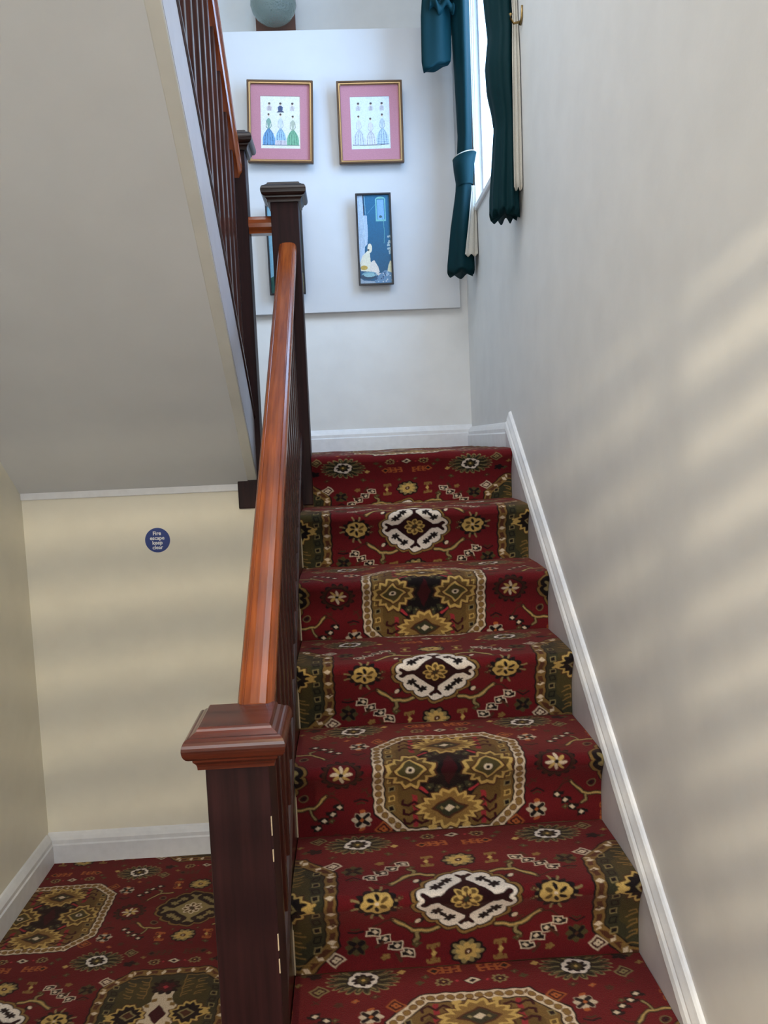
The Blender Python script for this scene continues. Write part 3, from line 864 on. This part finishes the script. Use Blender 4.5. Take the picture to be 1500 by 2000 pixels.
UX = -0.196
upb = thing('balustrade', (UX, 0.09, -0.17), 'dark balustrade of the upper flight rising over the sloping soffit', 'balustrade')
newel(upb, UX, 0.088, -0.185, 1.180, 0.047, capmat='cap_backlit')
URX = UX + 0.003
def urail(y): return 1.078 + 0.835 * (0.04 - y)
ytop = -2.3
MB().sweep(RAILP, (URX, 0.045, urail(0.045)), (URX, ytop, urail(ytop))).build('handrail', 'rail_up', upb)
def ubase(y): return 0.236 + SL * (-0.07 - y)
MB().sweep([(-0.026, 0.0), (0.029, 0.0), (0.033, 0.008), (0.033, 0.020), (0.027, 0.028), (-0.022, 0.028), (-0.026, 0.020)], (UX, 0.043, ubase(0.043)), (UX, ytop, ubase(ytop))).build('base_rail', 'dark', upb)
i = 0
while True:
    y = -0.030 - i * 0.105
    i += 1
    if y < ytop + 0.05: break
    MB().prism([(y - 0.0135, ubase(y - 0.0135) + 0.024), (y + 0.0135, ubase(y + 0.0135) + 0.024), (y + 0.0135, urail(y + 0.0135) - 0.058), (y - 0.0135, urail(y - 0.0135) - 0.058)], 'X', UX - 0.0135, UX + 0.0135).build('baluster', 'balus', upb, bevel=0.002, segs=1)

# ================================================================== picture board and pictures
BT = math.radians(-0.5)
bd = MB().box(-0.60, 0.768, D - 0.034, D - 0.001, 0.690, 2.030).build('display_board', 'board', bevel=0.002)
tag(bd, 'large white display board on the landing wall carrying four pictures', 'board')
BF = D - 0.034    # face of the board

def print_sheet(parent, name, x0, x1, z0, z1, y, nu, nv, painter):
    X, Z = np.meshgrid(np.linspace(x0, x1, nu), np.linspace(z0, z1, nv))
    U = (X - x0) / (x1 - x0); V = (Z - z0) / (z1 - z0)
    R = painter(U, V)
    # etched, slightly uneven printing
    sp = rng.random((max(2, nv // 2), max(2, nu // 2)))
    sp = np.kron(sp, np.ones((2, 2)))
    sp = np.pad(sp, ((0, max(0, nv - sp.shape[0])), (0, max(0, nu - sp.shape[1]))), mode='edge')[:nv, :nu]
    R.c *= (0.86 + 0.22 * sp)[..., None]
    co = np.stack([X, np.full_like(X, y), Z], -1).reshape(-1, 3)
    q = grid_quads(nu, nv)
    return color_grid(name, co, q, R.c.reshape(-1, 3), 'print', parent, smooth=False)

def S(*a): return np.array(srgb(*a)[:3])

def gown(R, cu, vb, w, h, skirt, dark, bodice, head=True, flounce=None, stripes=True):
    """small fashion-plate lady: bell skirt, fitted bodice, head"""
    waist = vb + h * 0.52
    ts = (0.0, 0.15, 0.3, 0.45, 0.6, 0.75, 0.88, 0.96)
    bell = lambda t: w * (1 - t ** 2.6) * (1 - 0.12 * (1 - t)) + 0.012
    pts = [(cu - bell(t), vb + (waist - vb) * t) for t in ts] + [(cu - 0.018, waist), (cu + 0.018, waist)] + [(cu + bell(t), vb + (waist - vb) * t) for t in reversed(ts)]
    R.poly(pts, skirt)
    if stripes:
        for k in range(-4, 5):
            R.line([(cu + k * 0.005, waist - 0.01), (cu + k * w * 0.17, waist - 0.10), (cu + k * w * 0.215, vb + 0.008)], 0.0045 if k % 2 else 0.0025, dark if k % 2 else skirt * 1.25)
    if flounce is not None:
        R.poly([(cu - w, vb), (cu - w * 0.93, vb + h * 0.14), (cu + w * 0.93, vb + h * 0.14), (cu + w, vb)], flounce)
        for k in range(-4, 5):
            R.line([(cu + k * w * 0.22, vb + 0.005), (cu + k * w * 0.2, vb + h * 0.13)], 0.0035, dark)
    R.line([(cu - w, vb), (cu + w, vb)], 0.005, dark * 0.6)
    R.poly([(cu - 0.018, waist), (cu - 0.055, waist + h * 0.24), (cu - 0.02, waist + h * 0.30), (cu + 0.02, waist + h * 0.30), (cu + 0.055, waist + h * 0.24), (cu + 0.018, waist)], bodice)
    R.line([(cu - 0.05, waist + h * 0.22), (cu - 0.065, waist + h * 0.04), (cu - 0.01, waist - 0.02)], 0.009, bodice * 0.8)
    R.line([(cu + 0.05, waist + h * 0.22), (cu + 0.065, waist + h * 0.06), (cu + 0.02, waist - 0.01)], 0.009, bodice * 0.8)
    if head:
        R.ell(cu, waist + h * 0.40, 0.024, 0.026, S(222, 196, 176)); R.ell(cu, waist + h * 0.425, 0.027, 0.020, S(70, 62, 60))

def bust(R, cu, v, dark, body):
    R.ell(cu, v + 0.05, 0.028, 0.026, S(214, 192, 176)); R.ell(cu + 0.004, v + 0.062, 0.030, 0.022, S(58, 54, 58))
    R.poly([(cu - 0.055, v - 0.08), (cu - 0.065, v - 0.01), (cu - 0.02, v + 0.022), (cu + 0.02, v + 0.022), (cu + 0.065, v - 0.01), (cu + 0.055, v - 0.08)], body)
    for k in (-0.03, 0.0, 0.03): R.line([(cu + k, v - 0.07), (cu + k * 0.5, v + 0.01)], 0.004, dark)

def plate_a(U, V):
    R = Raster(U, V, S(222, 226, 220))
    for cu, b, d in ((0.22, S(196, 190, 196), S(120, 110, 120)), (0.50, S(52, 84, 130), S(30, 44, 80)), (0.80, S(206, 204, 206), S(130, 122, 128))):
        bust(R, cu, 0.80, d, b)
    R.poly([(0.40, 0.69), (0.44, 0.72), (0.57, 0.72), (0.60, 0.69)], S(40, 62, 100))
    gown(R, 0.20, 0.07, 0.165, 0.62, S(96, 150, 196), S(44, 74, 116), S(120, 160, 150))
    gown(R, 0.81, 0.07, 0.160, 0.58, S(110, 170, 140), S(60, 110, 96), S(170, 180, 165))
    gown(R, 0.50, 0.07, 0.150, 0.62, S(150, 190, 222), S(70, 96, 140), S(196, 208, 220), flounce=S(214, 208, 214))
    return R
def plate_b(U, V):
    R = Raster(U, V, S(212, 226, 238))
    for cu in (0.20, 0.52, 0.80): bust(R, cu, 0.81, S(140, 130, 140), S(196, 202, 212))
    gown(R, 0.20, 0.08, 0.165, 0.58, S(196, 208, 226), S(120, 126, 150), S(204, 208, 222))
    gown(R, 0.80, 0.09, 0.170, 0.60, S(178, 204, 226), S(88, 120, 152), S(176, 194, 208))
    for k in range(6): R.line([(0.64 + 0.01 * k, 0.10 + 0.035 * k), (0.96 - 0.01 * k, 0.10 + 0.035 * k)], 0.003, S(100, 130, 160))
    gown(R, 0.50, 0.08, 0.150, 0.53, S(206, 212, 224), S(120, 116, 140), S(208, 208, 220))
    R.line([(0.04, 0.085), (0.3, 0.072), (0.7, 0.072), (0.96, 0.088)], 0.006, S(110, 112, 120))
    return R
def plate_teal(U, V):
    R = Raster(U, V, S(8, 104, 150))
    R.c[:] = R.c * (0.62 + 0.38 * V[..., None])
    # pale curtain at the left
    R.poly([(0, 1), (0.17, 1), (0.19, 0.78), (0.29, 0.77), (0.30, 0.55), (0.27, 0.45), (0.19, 0.42), (0.17, 0.30), (0.0, 0.24)], S(172, 196, 222))
    for k in range(9): R.line([(0.03 + 0.018 * k, 0.95 - 0.02 * k), (0.04 + 0.022 * k, 0.36 + 0.01 * k)], 0.007, S(140, 168, 200) if k % 2 else S(196, 212, 226))
    R.line([(0.19, 1), (0.20, 0.78)], 0.014, S(20, 40, 60)); R.line([(0.23, 1), (0.25, 0.79)], 0.008, S(120, 170, 190))
    R.line([(0.30, 0.79), (0.55, 0.89)], 0.004, S(70, 140, 180))
    # arched window
    R.rect(0.72, 0.83, 0.155, 0.125, S(116, 186, 190)); R.ell(0.72, 0.945, 0.155, 0.035, S(116, 186, 190))
    R.rect(0.72, 0.84, 0.118, 0.115, S(40, 120, 150)); R.rect(0.72, 0.835, 0.100, 0.110, S(120, 172, 232))
    R.ell(0.71, 0.755, 0.045, 0.015, S(50, 90, 96)); R.line([(0.76, 0.75), (0.80, 0.70), (0.81, 0.58), (0.79, 0.46)], 0.008, S(90, 160, 170))
    # pale seated figure
    cream = S(226, 224, 206)
    R.ell(0.34, 0.405, 0.070, 0.052, cream); R.ell(0.30, 0.385, 0.022, 0.012, S(40, 50, 50))
    R.poly([(0.28, 0.38), (0.10, 0.32), (0.02, 0.24), (0.04, 0.15), (0.30, 0.14), (0.36, 0.20), (0.34, 0.30), (0.33, 0.36)], cream)
    R.ell(0.14, 0.185, 0.11, 0.026, S(190, 160, 74))
    R.poly([(0.30, 0.15), (0.34, 0.24), (0.46, 0.27), (0.58, 0.19), (0.62, 0.13), (0.50, 0.10), (0.36, 0.11)], S(222, 216, 210))
    R.ell(0.30, 0.105, 0.24, 0.034, S(110, 160, 182)); R.ell(0.26, 0.082, 0.24, 0.030, S(20, 62, 92)); R.ell(0.30, 0.100, 0.18, 0.022, S(140, 186, 196))
    R.ell(0.62, 0.105, 0.09, 0.015, S(210, 206, 204))
    R.poly([(0, 0.07), (0.12, 0.04), (0.45, 0.03), (0.5, 0), (0, 0)], S(150, 170, 190))
    R.poly([(0.5, 0), (0.45, 0.04), (0.60, 0.10), (0.78, 0.15), (1, 0.14), (1, 0)], S(96, 136, 172))
    for k in range(26):
        R.ell(0.45 + 0.55 * random.random(), 0.02 + 0.11 * random.random(), 0.022, 0.008, [S(150, 180, 206), S(36, 70, 110), S(190, 200, 210)][k % 3])
    for k in range(18):
        R.ell(0.90 + 0.09 * random.random(), 0.34 + 0.20 * random.random(), 0.026, 0.012, S(170, 196, 206))
    R.poly([(0.86, 0.14), (0.90, 0.21), (0.96, 0.26), (1, 0.25), (1, 0.12)], S(206, 206, 176))
    return R
def plate_green(U, V):
    R = Raster(U, V, S(24, 92, 84))
    R.c[:] = R.c * (0.6 + 0.4 * V[..., None])
    R.poly([(0, 1), (0.14, 1), (0.16, 0.5), (0.10, 0.2), (0, 0.18)], S(120, 168, 190))
    R.poly([(0.75, 0), (0.82, 0.20), (0.94, 0.26), (1, 0.22), (1, 0)], S(176, 176, 112))
    R.ell(0.5, 0.12, 0.3, 0.06, S(90, 140, 140)); R.ell(0.45, 0.26, 0.12, 0.10, S(196, 196, 170))
    for k in range(20): R.ell(random.random(), 0.05 + 0.14 * random.random(), 0.03, 0.012, S(150, 160, 90) if k % 2 else S(30, 70, 60))
    return R

def picture(name, cx, cz, w, h, roll, tilt, kind, painter, label, group, standoff=0.024):
    """framed picture centred at cx,cz on the board, hanging from its top edge"""
    t = thing(name, (0, 0, 0), label, 'picture', group)
    BASES[t.name] = (0, 0, 0)
    def frame_ring(i0, i1, y0, y1, nm, mat, bev):
        m = MB()
        a, b = w / 2 - i0, h / 2 - i0; c, d = w / 2 - i1, h / 2 - i1
        O = [(-a, -b), (a, -b), (a, b), (-a, b)]; I = [(-c, -d), (c, -d), (c, d), (-c, d)]
        vs = [(x, y0, z) for x, z in O] + [(x, y0, z) for x, z in I] + [(x, y1, z) for x, z in O] + [(x, y1, z) for x, z in I]
        fs = []
        for k in range(4):
            j = (k + 1) % 4
            fs += [(k, j, 4 + j, 4 + k), (8 + k, 12 + k, 12 + j, 8 + j), (k, 8 + k, 8 + j, j), (4 + k, 4 + j, 12 + j, 12 + k)]
        m.add(vs, fs)
        return m.build(nm, mat, t, bevel=bev, segs=1)
    if kind == 'gold':
        frame_ring(0.0, 0.009, -0.020, 0.004, 'frame', 'bronze', 0.002)
        frame_ring(0.006, 0.017, -0.017, 0.002, 'gilt_slip', 'gold', 0.003)
        mw = 0.062
        m = MB()
        a, b = w / 2 - 0.014, h / 2 - 0.014
        px, pz0, pz1 = 0.094 * w / 0.312, -h / 2 + 0.070, h / 2 - 0.068
        O = [(-a, -b), (a, -b), (a, b), (-a, b)]; I = [(-px, pz0), (px, pz0), (px, pz1), (-px, pz1)]
        vs = [(x, -0.004, z) for x, z in O] + [(x, -0.004, z) for x, z in I] + [(x, -0.001, z) for x, z in O] + [(x, -0.001, z) for x, z in I]
        fs = []
        for k in range(4):
            j = (k + 1) % 4
            fs += [(k, j, 4 + j, 4 + k), (8 + k, 12 + k, 12 + j, 8 + j), (k, 8 + k, 8 + j, j), (4 + k, 4 + j, 12 + j, 12 + k)]
        m.add(vs, fs).build('mount', 'mount', t)
        print_sheet(t, 'print', -px, px, pz0, pz1, -0.0015, 150, 200, painter)
    else:
        frame_ring(0.0, 0.0085, -0.016, 0.004, 'frame', 'black', 0.0015)
        print_sheet(t, 'print', -w / 2 + 0.007, w / 2 - 0.007, -h / 2 + 0.007, h / 2 - 0.007, -0.004, 130, 300, painter)
    MB().box(-w / 2 + 0.006, w / 2 - 0.006, 0.0005, 0.004, -h / 2 + 0.006, h / 2 - 0.006).build('backing', 'lampwood', t)
    # hang it: top leans forward
    off = standoff + 0.5 * h * math.tan(tilt)
    t.matrix_world = Matrix.Translation((cx, BF - off - 0.004, cz)) @ Matrix.Rotation(roll, 4, 'Y') @ Matrix.Rotation(tilt, 4, 'X')
    return t
picture('framed_fashion_print', -0.076, 1.588, 0.314, 0.377, 0.042, 0.05, 'gold', plate_a, 'gilt framed print of ladies in blue and green gowns in a pink mount', None)
picture('framed_fashion_print', 0.356, 1.574, 0.314, 0.377, 0.003, 0.06, 'gold', plate_b, 'gilt framed print of ladies in pale sketched gowns in a pink mount', None)
picture('framed_art_print', 0.352, 1.024, 0.172, 0.432, 0.0, 0.06, 'black', plate_teal, 'narrow black framed teal print of a pale seated figure below an arched window', None)
picture('framed_art_print', -0.083, 0.992, 0.175, 0.43, 0.0, 0.05, 'black', plate_green, 'narrow black framed green print half hidden behind the newel post', None)

# ================================================================== fire escape sticker
sx, sz, sr = -0.557, -0.290, 0.0465
st = thing('fire_escape_sticker', (sx, LY, sz), 'round blue fire escape keep clear sticker on the cream wall', 'sticker')
m = MB()
n = 48
vs = [(sx + sr * math.cos(2 * math.pi * k / n), LY - 0.0012, sz + sr * math.sin(2 * math.pi * k / n)) for k in range(n)] + [(sx + sr * math.cos(2 * math.pi * k / n), LY - 0.0001, sz + sr * math.sin(2 * math.pi * k / n)) for k in range(n)]
m.add(vs, [tuple(range(n)), tuple(range(2 * n - 1, n - 1, -1))] + [(k, (k + 1) % n, n + (k + 1) % n, n + k) for k in range(n)])
m.build('disc', 'blue', st)
for i, word in enumerate(('Fire', 'escape', 'keep', 'clear')):
    cu = bpy.data.curves.new('lettering', 'FONT')
    cu.body = word; cu.align_x = 'CENTER'; cu.size = 0.0200; cu.extrude = 0.0002; cu.resolution_u = 4; cu.offset = 0.0005
    tmp = bpy.data.objects.new('lettering_tmp', cu); COL.objects.link(tmp)
    dg = bpy.context.evaluated_depsgraph_get()
    me = bpy.data.meshes.new_from_object(tmp.evaluated_get(dg))
    bpy.data.objects.remove(tmp)
    me.transform(Matrix.Translation((sx - 0.001, LY - 0.0016, sz + 0.0195 - i * 0.0178)) @ Matrix.Rotation(math.pi / 2, 4, 'X'))
    me.materials.clear()
    link('lettering', me, 'white', st)

# ================================================================== curtains
def interp(tab, z):
    zs_ = [a for a, b in tab]; v = [b for a, b in tab]
    return float(np.interp(z, zs_, v))
def smooth_tab(tab):
    return sorted(tab)
def drape(cx, cy, rx, ry, z0, z1, pleats, amp, hem=0.012, nz=90, nt=120, ph=0.0, xmax=None, lean=0.0):
    """gathered cloth: pleated closed section whose centre and radii vary with height (tables of z,value)"""
    vs = []; fs = []
    for i in range(nz + 1):
        z = z0 + (z1 - z0) * i / nz
        X, Y, a, b = (interp(t, z) for t in (cx, cy, rx, ry))
        am = interp(amp, z)
        for j in range(nt):
            t = 2 * math.pi * j / nt
            w = 1 + am * (0.75 * math.cos(pleats * t + ph + 0.8 * math.sin(z * 2.1)) + 0.35 * math.cos((pleats * 0.5 + 2) * t * 1.0 + 1.3 + ph))
            if am: w = 1 + (w - 1)
            zz = z + (hem * math.cos(pleats * t + ph) if i == 0 else 0) + lean * math.cos(t) * max(0.0, 1 - i / 12.0)
            x = X + a * w * math.cos(t)
            if xmax: x = min(x, xmax)
            vs.append((x, Y + b * w * math.sin(t), zz))
    for i in range(nz):
        for j in range(nt):
            k = (j + 1) % nt
            fs.append((i * nt + j, i * nt + k, (i + 1) * nt + k, (i + 1) * nt + j))
    c0 = len(vs)
    vs.append((interp(cx, z0), interp(cy, z0), z0 + 0.01)); vs.append((interp(cx, z1), interp(cy, z1), z1))
    for j in range(nt):
        k = (j + 1) % nt
        fs.append((j, c0, k)); fs.append((nz * nt + j, nz * nt + k, c0 + 1))
    return MB().add(vs, fs)

TOPZ = 2.45
# far curtain, tied back by a broad velvet band
fc = thing('curtain', (0.76, 0.86, 0.79), 'teal velvet curtain with broad tieback beside the picture board', 'curtain')
cxT = [(0.78, 0.737), (0.83, 0.737), (1.0, 0.746), (1.16, 0.758), (1.24, 0.764), (1.40, 0.768), (1.7, 0.764), (2.45, 0.750)]
rxT = [(0.78, 0.060), (0.83, 0.060), (1.0, 0.050), (1.16, 0.036), (1.24, 0.036), (1.40, 0.030), (1.7, 0.036), (2.45, 0.050)]
cyT = [(0.78, 0.83), (1.2, 0.82), (1.6, 0.79), (2.45, 0.76)]
ryT = [(0.78, 0.075), (1.2, 0.055), (1.6, 0.085), (2.45, 0.14)]
drape(cxT, cyT, rxT, ryT, 0.800, TOPZ, 5, [(0.78, 0.12), (1.2, 0.05), (1.5, 0.07), (2.45, 0.10)], ph=2.2, xmax=WX - 0.004).build('drop', 'velvet', fc, smooth=True)
# the band: flared cuff
tb = MB()
nt = 40; rows = []
prof = [(1.185, 0.037, 0.060), (1.22, 0.041, 0.064), (1.27, 0.047, 0.070), (1.318, 0.054, 0.078), (1.316, 0.051, 0.075), (1.27, 0.044, 0.067)]
vs = []; fs = []
for z, a, b in prof:
    for j in range(nt):
        t = 2 * math.pi * j / nt
        vs.append((0.763 + a * math.cos(t) + (0.004 if z > 1.3 else 0), 0.815 + b * math.sin(t), z + 0.012 * math.cos(t) * (1 if z > 1.25 else 0.3)))
for i in range(len(prof) - 1):
    for j in range(nt):
        k = (j + 1) % nt
        fs.append((i * nt + j, i * nt + k, (i + 1) * nt + k, (i + 1) * nt + j))
band = tb.add(vs, fs).build('tieback', 'velvet', fc, smooth=True)
m = MB()
pts = [(0.767 + 0.0535 * math.cos(2 * math.pi * j / 40), 0.815 + 0.0775 * math.sin(2 * math.pi * j / 40), 1.319 + 0.012 * math.cos(2 * math.pi * j / 40)) for j in range(41)]
m.tube(pts, 0.0022, 6).build('piping', 'lining', band, smooth=True)
# lining showing at the window side
def lining(name, parent, edge, ywall, z0, z1, xw, depth, folds=3):
    """strip of lining between the velvet and the wall, on the near side"""
    vs = []; fs = []; nz = 40; nw = folds * 8 + 1
    for i in range(nz + 1):
        z = z0 + (z1 - z0) * i / nz
        e = interp(edge, z)
        for j in range(nw):
            t = j / (nw - 1)
            x = e + (xw - e) * t
            y = interp(ywall, z) - depth * (0.35 + 0.65 * abs(math.cos(folds * math.pi * t)) ** 0.7)
            vs.append((x, y, z + (0.006 * math.cos(folds * 2 * math.pi * t) if i == 0 else 0)))
    for i in range(nz):
        for j in range(nw - 1):
            fs.append((i * nw + j, i * nw + j + 1, (i + 1) * nw + j + 1, (i + 1) * nw + j))
    o = MB().add(vs, fs).build(name, 'lining', parent, smooth=True)
    md = o.modifiers.new('thickness', 'SOLIDIFY'); md.thickness = 0.002
    return o
lining('lining', fc, [(0.85, 0.742), (1.0, 0.765), (1.16, 0.786)], [(0.85, 0.765), (1.16, 0.775)], 0.865, 1.175, WX - 0.004, 0.012, 2)
lining('lining', fc, [(1.30, 0.795), (1.6, 0.790), (2.4, 0.780)], [(1.30, 0.745), (1.6, 0.712), (2.4, 0.63)], 1.325, 2.40, WX - 0.002, 0.012, 2)

# near curtain
nc = thing('curtain', (0.76, -0.10, 0.80), 'black looking velvet curtain with pale lining held by a brass hook on the bare wall', 'curtain')
cxN = [(0.78, 0.757), (0.86, 0.757), (1.10, 0.768), (1.16, 0.764), (1.22, 0.758), (1.30, 0.756), (1.40, 0.764), (1.52, 0.760), (2.45, 0.745)]
rxN = [(0.78, 0.052), (0.86, 0.050), (1.10, 0.040), (1.16, 0.043), (1.22, 0.050), (1.30, 0.051), (1.40, 0.046), (1.52, 0.050), (2.45, 0.062)]
cyN = [(0.78, -0.13), (1.2, -0.13), (1.45, -0.12), (2.45, -0.05)]
ryN = [(0.78, 0.075), (1.1, 0.065), (1.3, 0.085), (1.45, 0.075), (2.45, 0.15)]
drape(cxN, cyN, rxN, ryN, 0.805, TOPZ, 10, [(0.78, 0.11), (1.1, 0.05), (1.4, 0.03), (2.45, 0.12)], ph=0.2, xmax=WX - 0.004).build('drop', 'velvet', nc, smooth=True)
lining('lining', nc, [(0.85, 0.776), (1.3, 0.780), (1.45, 0.788), (1.7, 0.780), (2.4, 0.775)], [(0.85, -0.195), (1.3, -0.205), (1.45, -0.19), (2.4, -0.19)], 0.875, 2.40, WX - 0.004, 0.012, 2)
hk = thing('curtain_hook', (WX, -0.24, 1.40), 'small brass curtain hook on the wall by the dark curtain', 'hook')
m = MB(); m.tube([(WX, -0.235, 1.40), (WX - 0.025, -0.235, 1.395), (WX - 0.035, -0.235, 1.41), (WX - 0.034, -0.235, 1.425)], [0.005, 0.004, 0.004, 0.0065], 8).build('hook_arm', 'brass', hk, smooth=True)
m = MB(); m.tube([(WX - 0.006, -0.245, 1.385), (WX - 0.004, -0.262, 1.40), (WX - 0.003, -0.268, 1.435)], [0.005, 0.004, 0.0035], 8).build('back_plate', 'brass', hk, smooth=True)

# tail of the pelmet hanging at the far end
tl = thing('swag_tail', (0.65, 0.80, 1.70), 'dark teal velvet swag tail hanging above the far curtain', 'curtain tail')
cxS = [(1.66, 0.648), (1.72, 0.646), (1.90, 0.650), (2.10, 0.664), (2.45, 0.684)]
rxS = [(1.66, 0.056), (1.72, 0.066), (1.90, 0.066), (2.10, 0.060), (2.45, 0.060)]
cyS = [(1.66, 0.76), (2.45, 0.78)]; ryS = [(1.66, 0.035), (1.9, 0.055), (2.45, 0.07)]
drape(cxS, cyS, rxS, ryS, 1.69, TOPZ, 5, [(1.66, 0.04), (1.9, 0.08), (2.45, 0.16)], hem=0.004, ph=1.2, lean=0.018).build('cloth', 'velvet', tl, smooth=True)
for zz, dx in ((1.90, 0.014), (1.965, 0.022), (2.03, 0.026)):
    vs = []; fs = []; nn = 40
    for j in range(nn + 1):
        t = j / nn; x = 0.605 + dx + t * 0.105
        for q in range(5):
            b = q / 4
            vs.append((x, 0.700 - 0.022 * math.sin(math.pi * b) - 0.010 * math.sin(t * 14 + zz * 9), zz + 0.016 * math.sin(t * 11 + zz * 20) + 0.05 * b))
    for j in range(nn):
        for q in range(4):
            fs.append((j * 5 + q, (j + 1) * 5 + q, (j + 1) * 5 + q + 1, j * 5 + q + 1))
    o = MB().add(vs, fs).build('ruffle', 'velvet', tl, smooth=True)
    md = o.modifiers.new('thickness', 'SOLIDIFY'); md.thickness = 0.003

# ================================================================== wall lamp above the board
lampc = Vector((-0.104, 1.50, 2.16))
lp = thing('wall_lamp', (lampc.x, 1.60, 2.10), 'round ribbed glass globe lamp on a wooden block above the board', 'lamp')
MB().box(lampc.x - 0.105, lampc.x + 0.105, 1.565, 1.5995, 1.985, 2.46).build('wooden_block', 'lampwood', lp, bevel=0.004)
prof = []
for i in range(33):
    a = -math.pi / 2 + math.pi * i / 32
    r = 0.118 * math.cos(a) * (1 + 0.010 * math.cos(i * 2.1))
    prof.append((max(r, 0.0005), 0.105 * math.sin(a)))
gl = MB().lathe((lampc.x, 1.45, 2.322), prof, 48).build('glass_globe', 'globe', lp, smooth=True)
MB().lathe((lampc.x, 1.45, 2.432), [(0.0005, -0.01), (0.05, -0.01), (0.052, 0.01), (0.02, 0.02), (0.0005, 0.02)], 32).build('gallery', 'brass', lp, smooth=True)
MB().tube([(lampc.x, 1.57, 2.40), (lampc.x, 1.50, 2.435), (lampc.x, 1.45, 2.430)], 0.010, 10).build('arm', 'brass', lp, smooth=True)

# ================================================================== pendant lamp over the photographer (ringed shade)
PL = Vector((0.05, -3.36, 0.62))
pl = thing('pendant_lamp', (PL.x, PL.y, ZC), 'pendant lamp with a shade of stacked rings hanging in the hall', 'lamp')
MB().tube([(PL.x, PL.y, ZC), (PL.x, PL.y, PL.z + 0.12)], 0.004, 8).build('flex', 'black', pl)
MB().lathe((PL.x, PL.y, PL.z + 0.10), [(0.0005, 0.03), (0.15, 0.012), (0.152, 0.006), (0.15, 0.0), (0.0005, 0.0)], 40).build('shade_cap', 'brass', pl, smooth=True)
vs_drum = [(0.1495, -0.150 * 0.165), (0.1515, -0.150 * 0.165), (0.1515, 0.108), (0.1495, 0.108), (0.1495, -0.150 * 0.165)]
MB().lathe((PL.x, PL.y, PL.z), vs_drum, 64).build('shade_drum', 'brass', pl, smooth=False)
for i in range(1, 10):
    zc = PL.z - 0.15 * (0.278 + 0.078 * (i - 2))
    if zc > PL.z + 0.09: continue
    MB().lathe((PL.x, PL.y, zc), [(0.149, -0.0030), (0.151, -0.0030), (0.151, 0.0030), (0.149, 0.0030), (0.149, -0.0030)], 48).build('shade_ring', 'brass', pl)
for k in range(3):
    t = 2 * math.pi * k / 3 - 0.9
    MB().tube([(PL.x + 0.152 * math.cos(t), PL.y + 0.152 * math.sin(t), PL.z + 0.10), (PL.x + 0.152 * math.cos(t), PL.y + 0.152 * math.sin(t), PL.z - 0.13)], 0.002, 6).build('shade_rod', 'brass', pl)
MB().lathe((PL.x, PL.y, PL.z + 0.035), [(0.0005, -0.02), (0.012, -0.016), (0.014, 0.0), (0.012, 0.07), (0.0005, 0.07)], 16).build('lamp_holder', 'black', pl, smooth=True)
li = bpy.data.lights.new('pendant_bulb', 'POINT')
li.energy = 80; li.color = (1.0, 0.84, 0.56); li.shadow_soft_size = 0.0028
lo = bpy.data.objects.new('pendant_bulb', li); COL.objects.link(lo); lo.location = PL
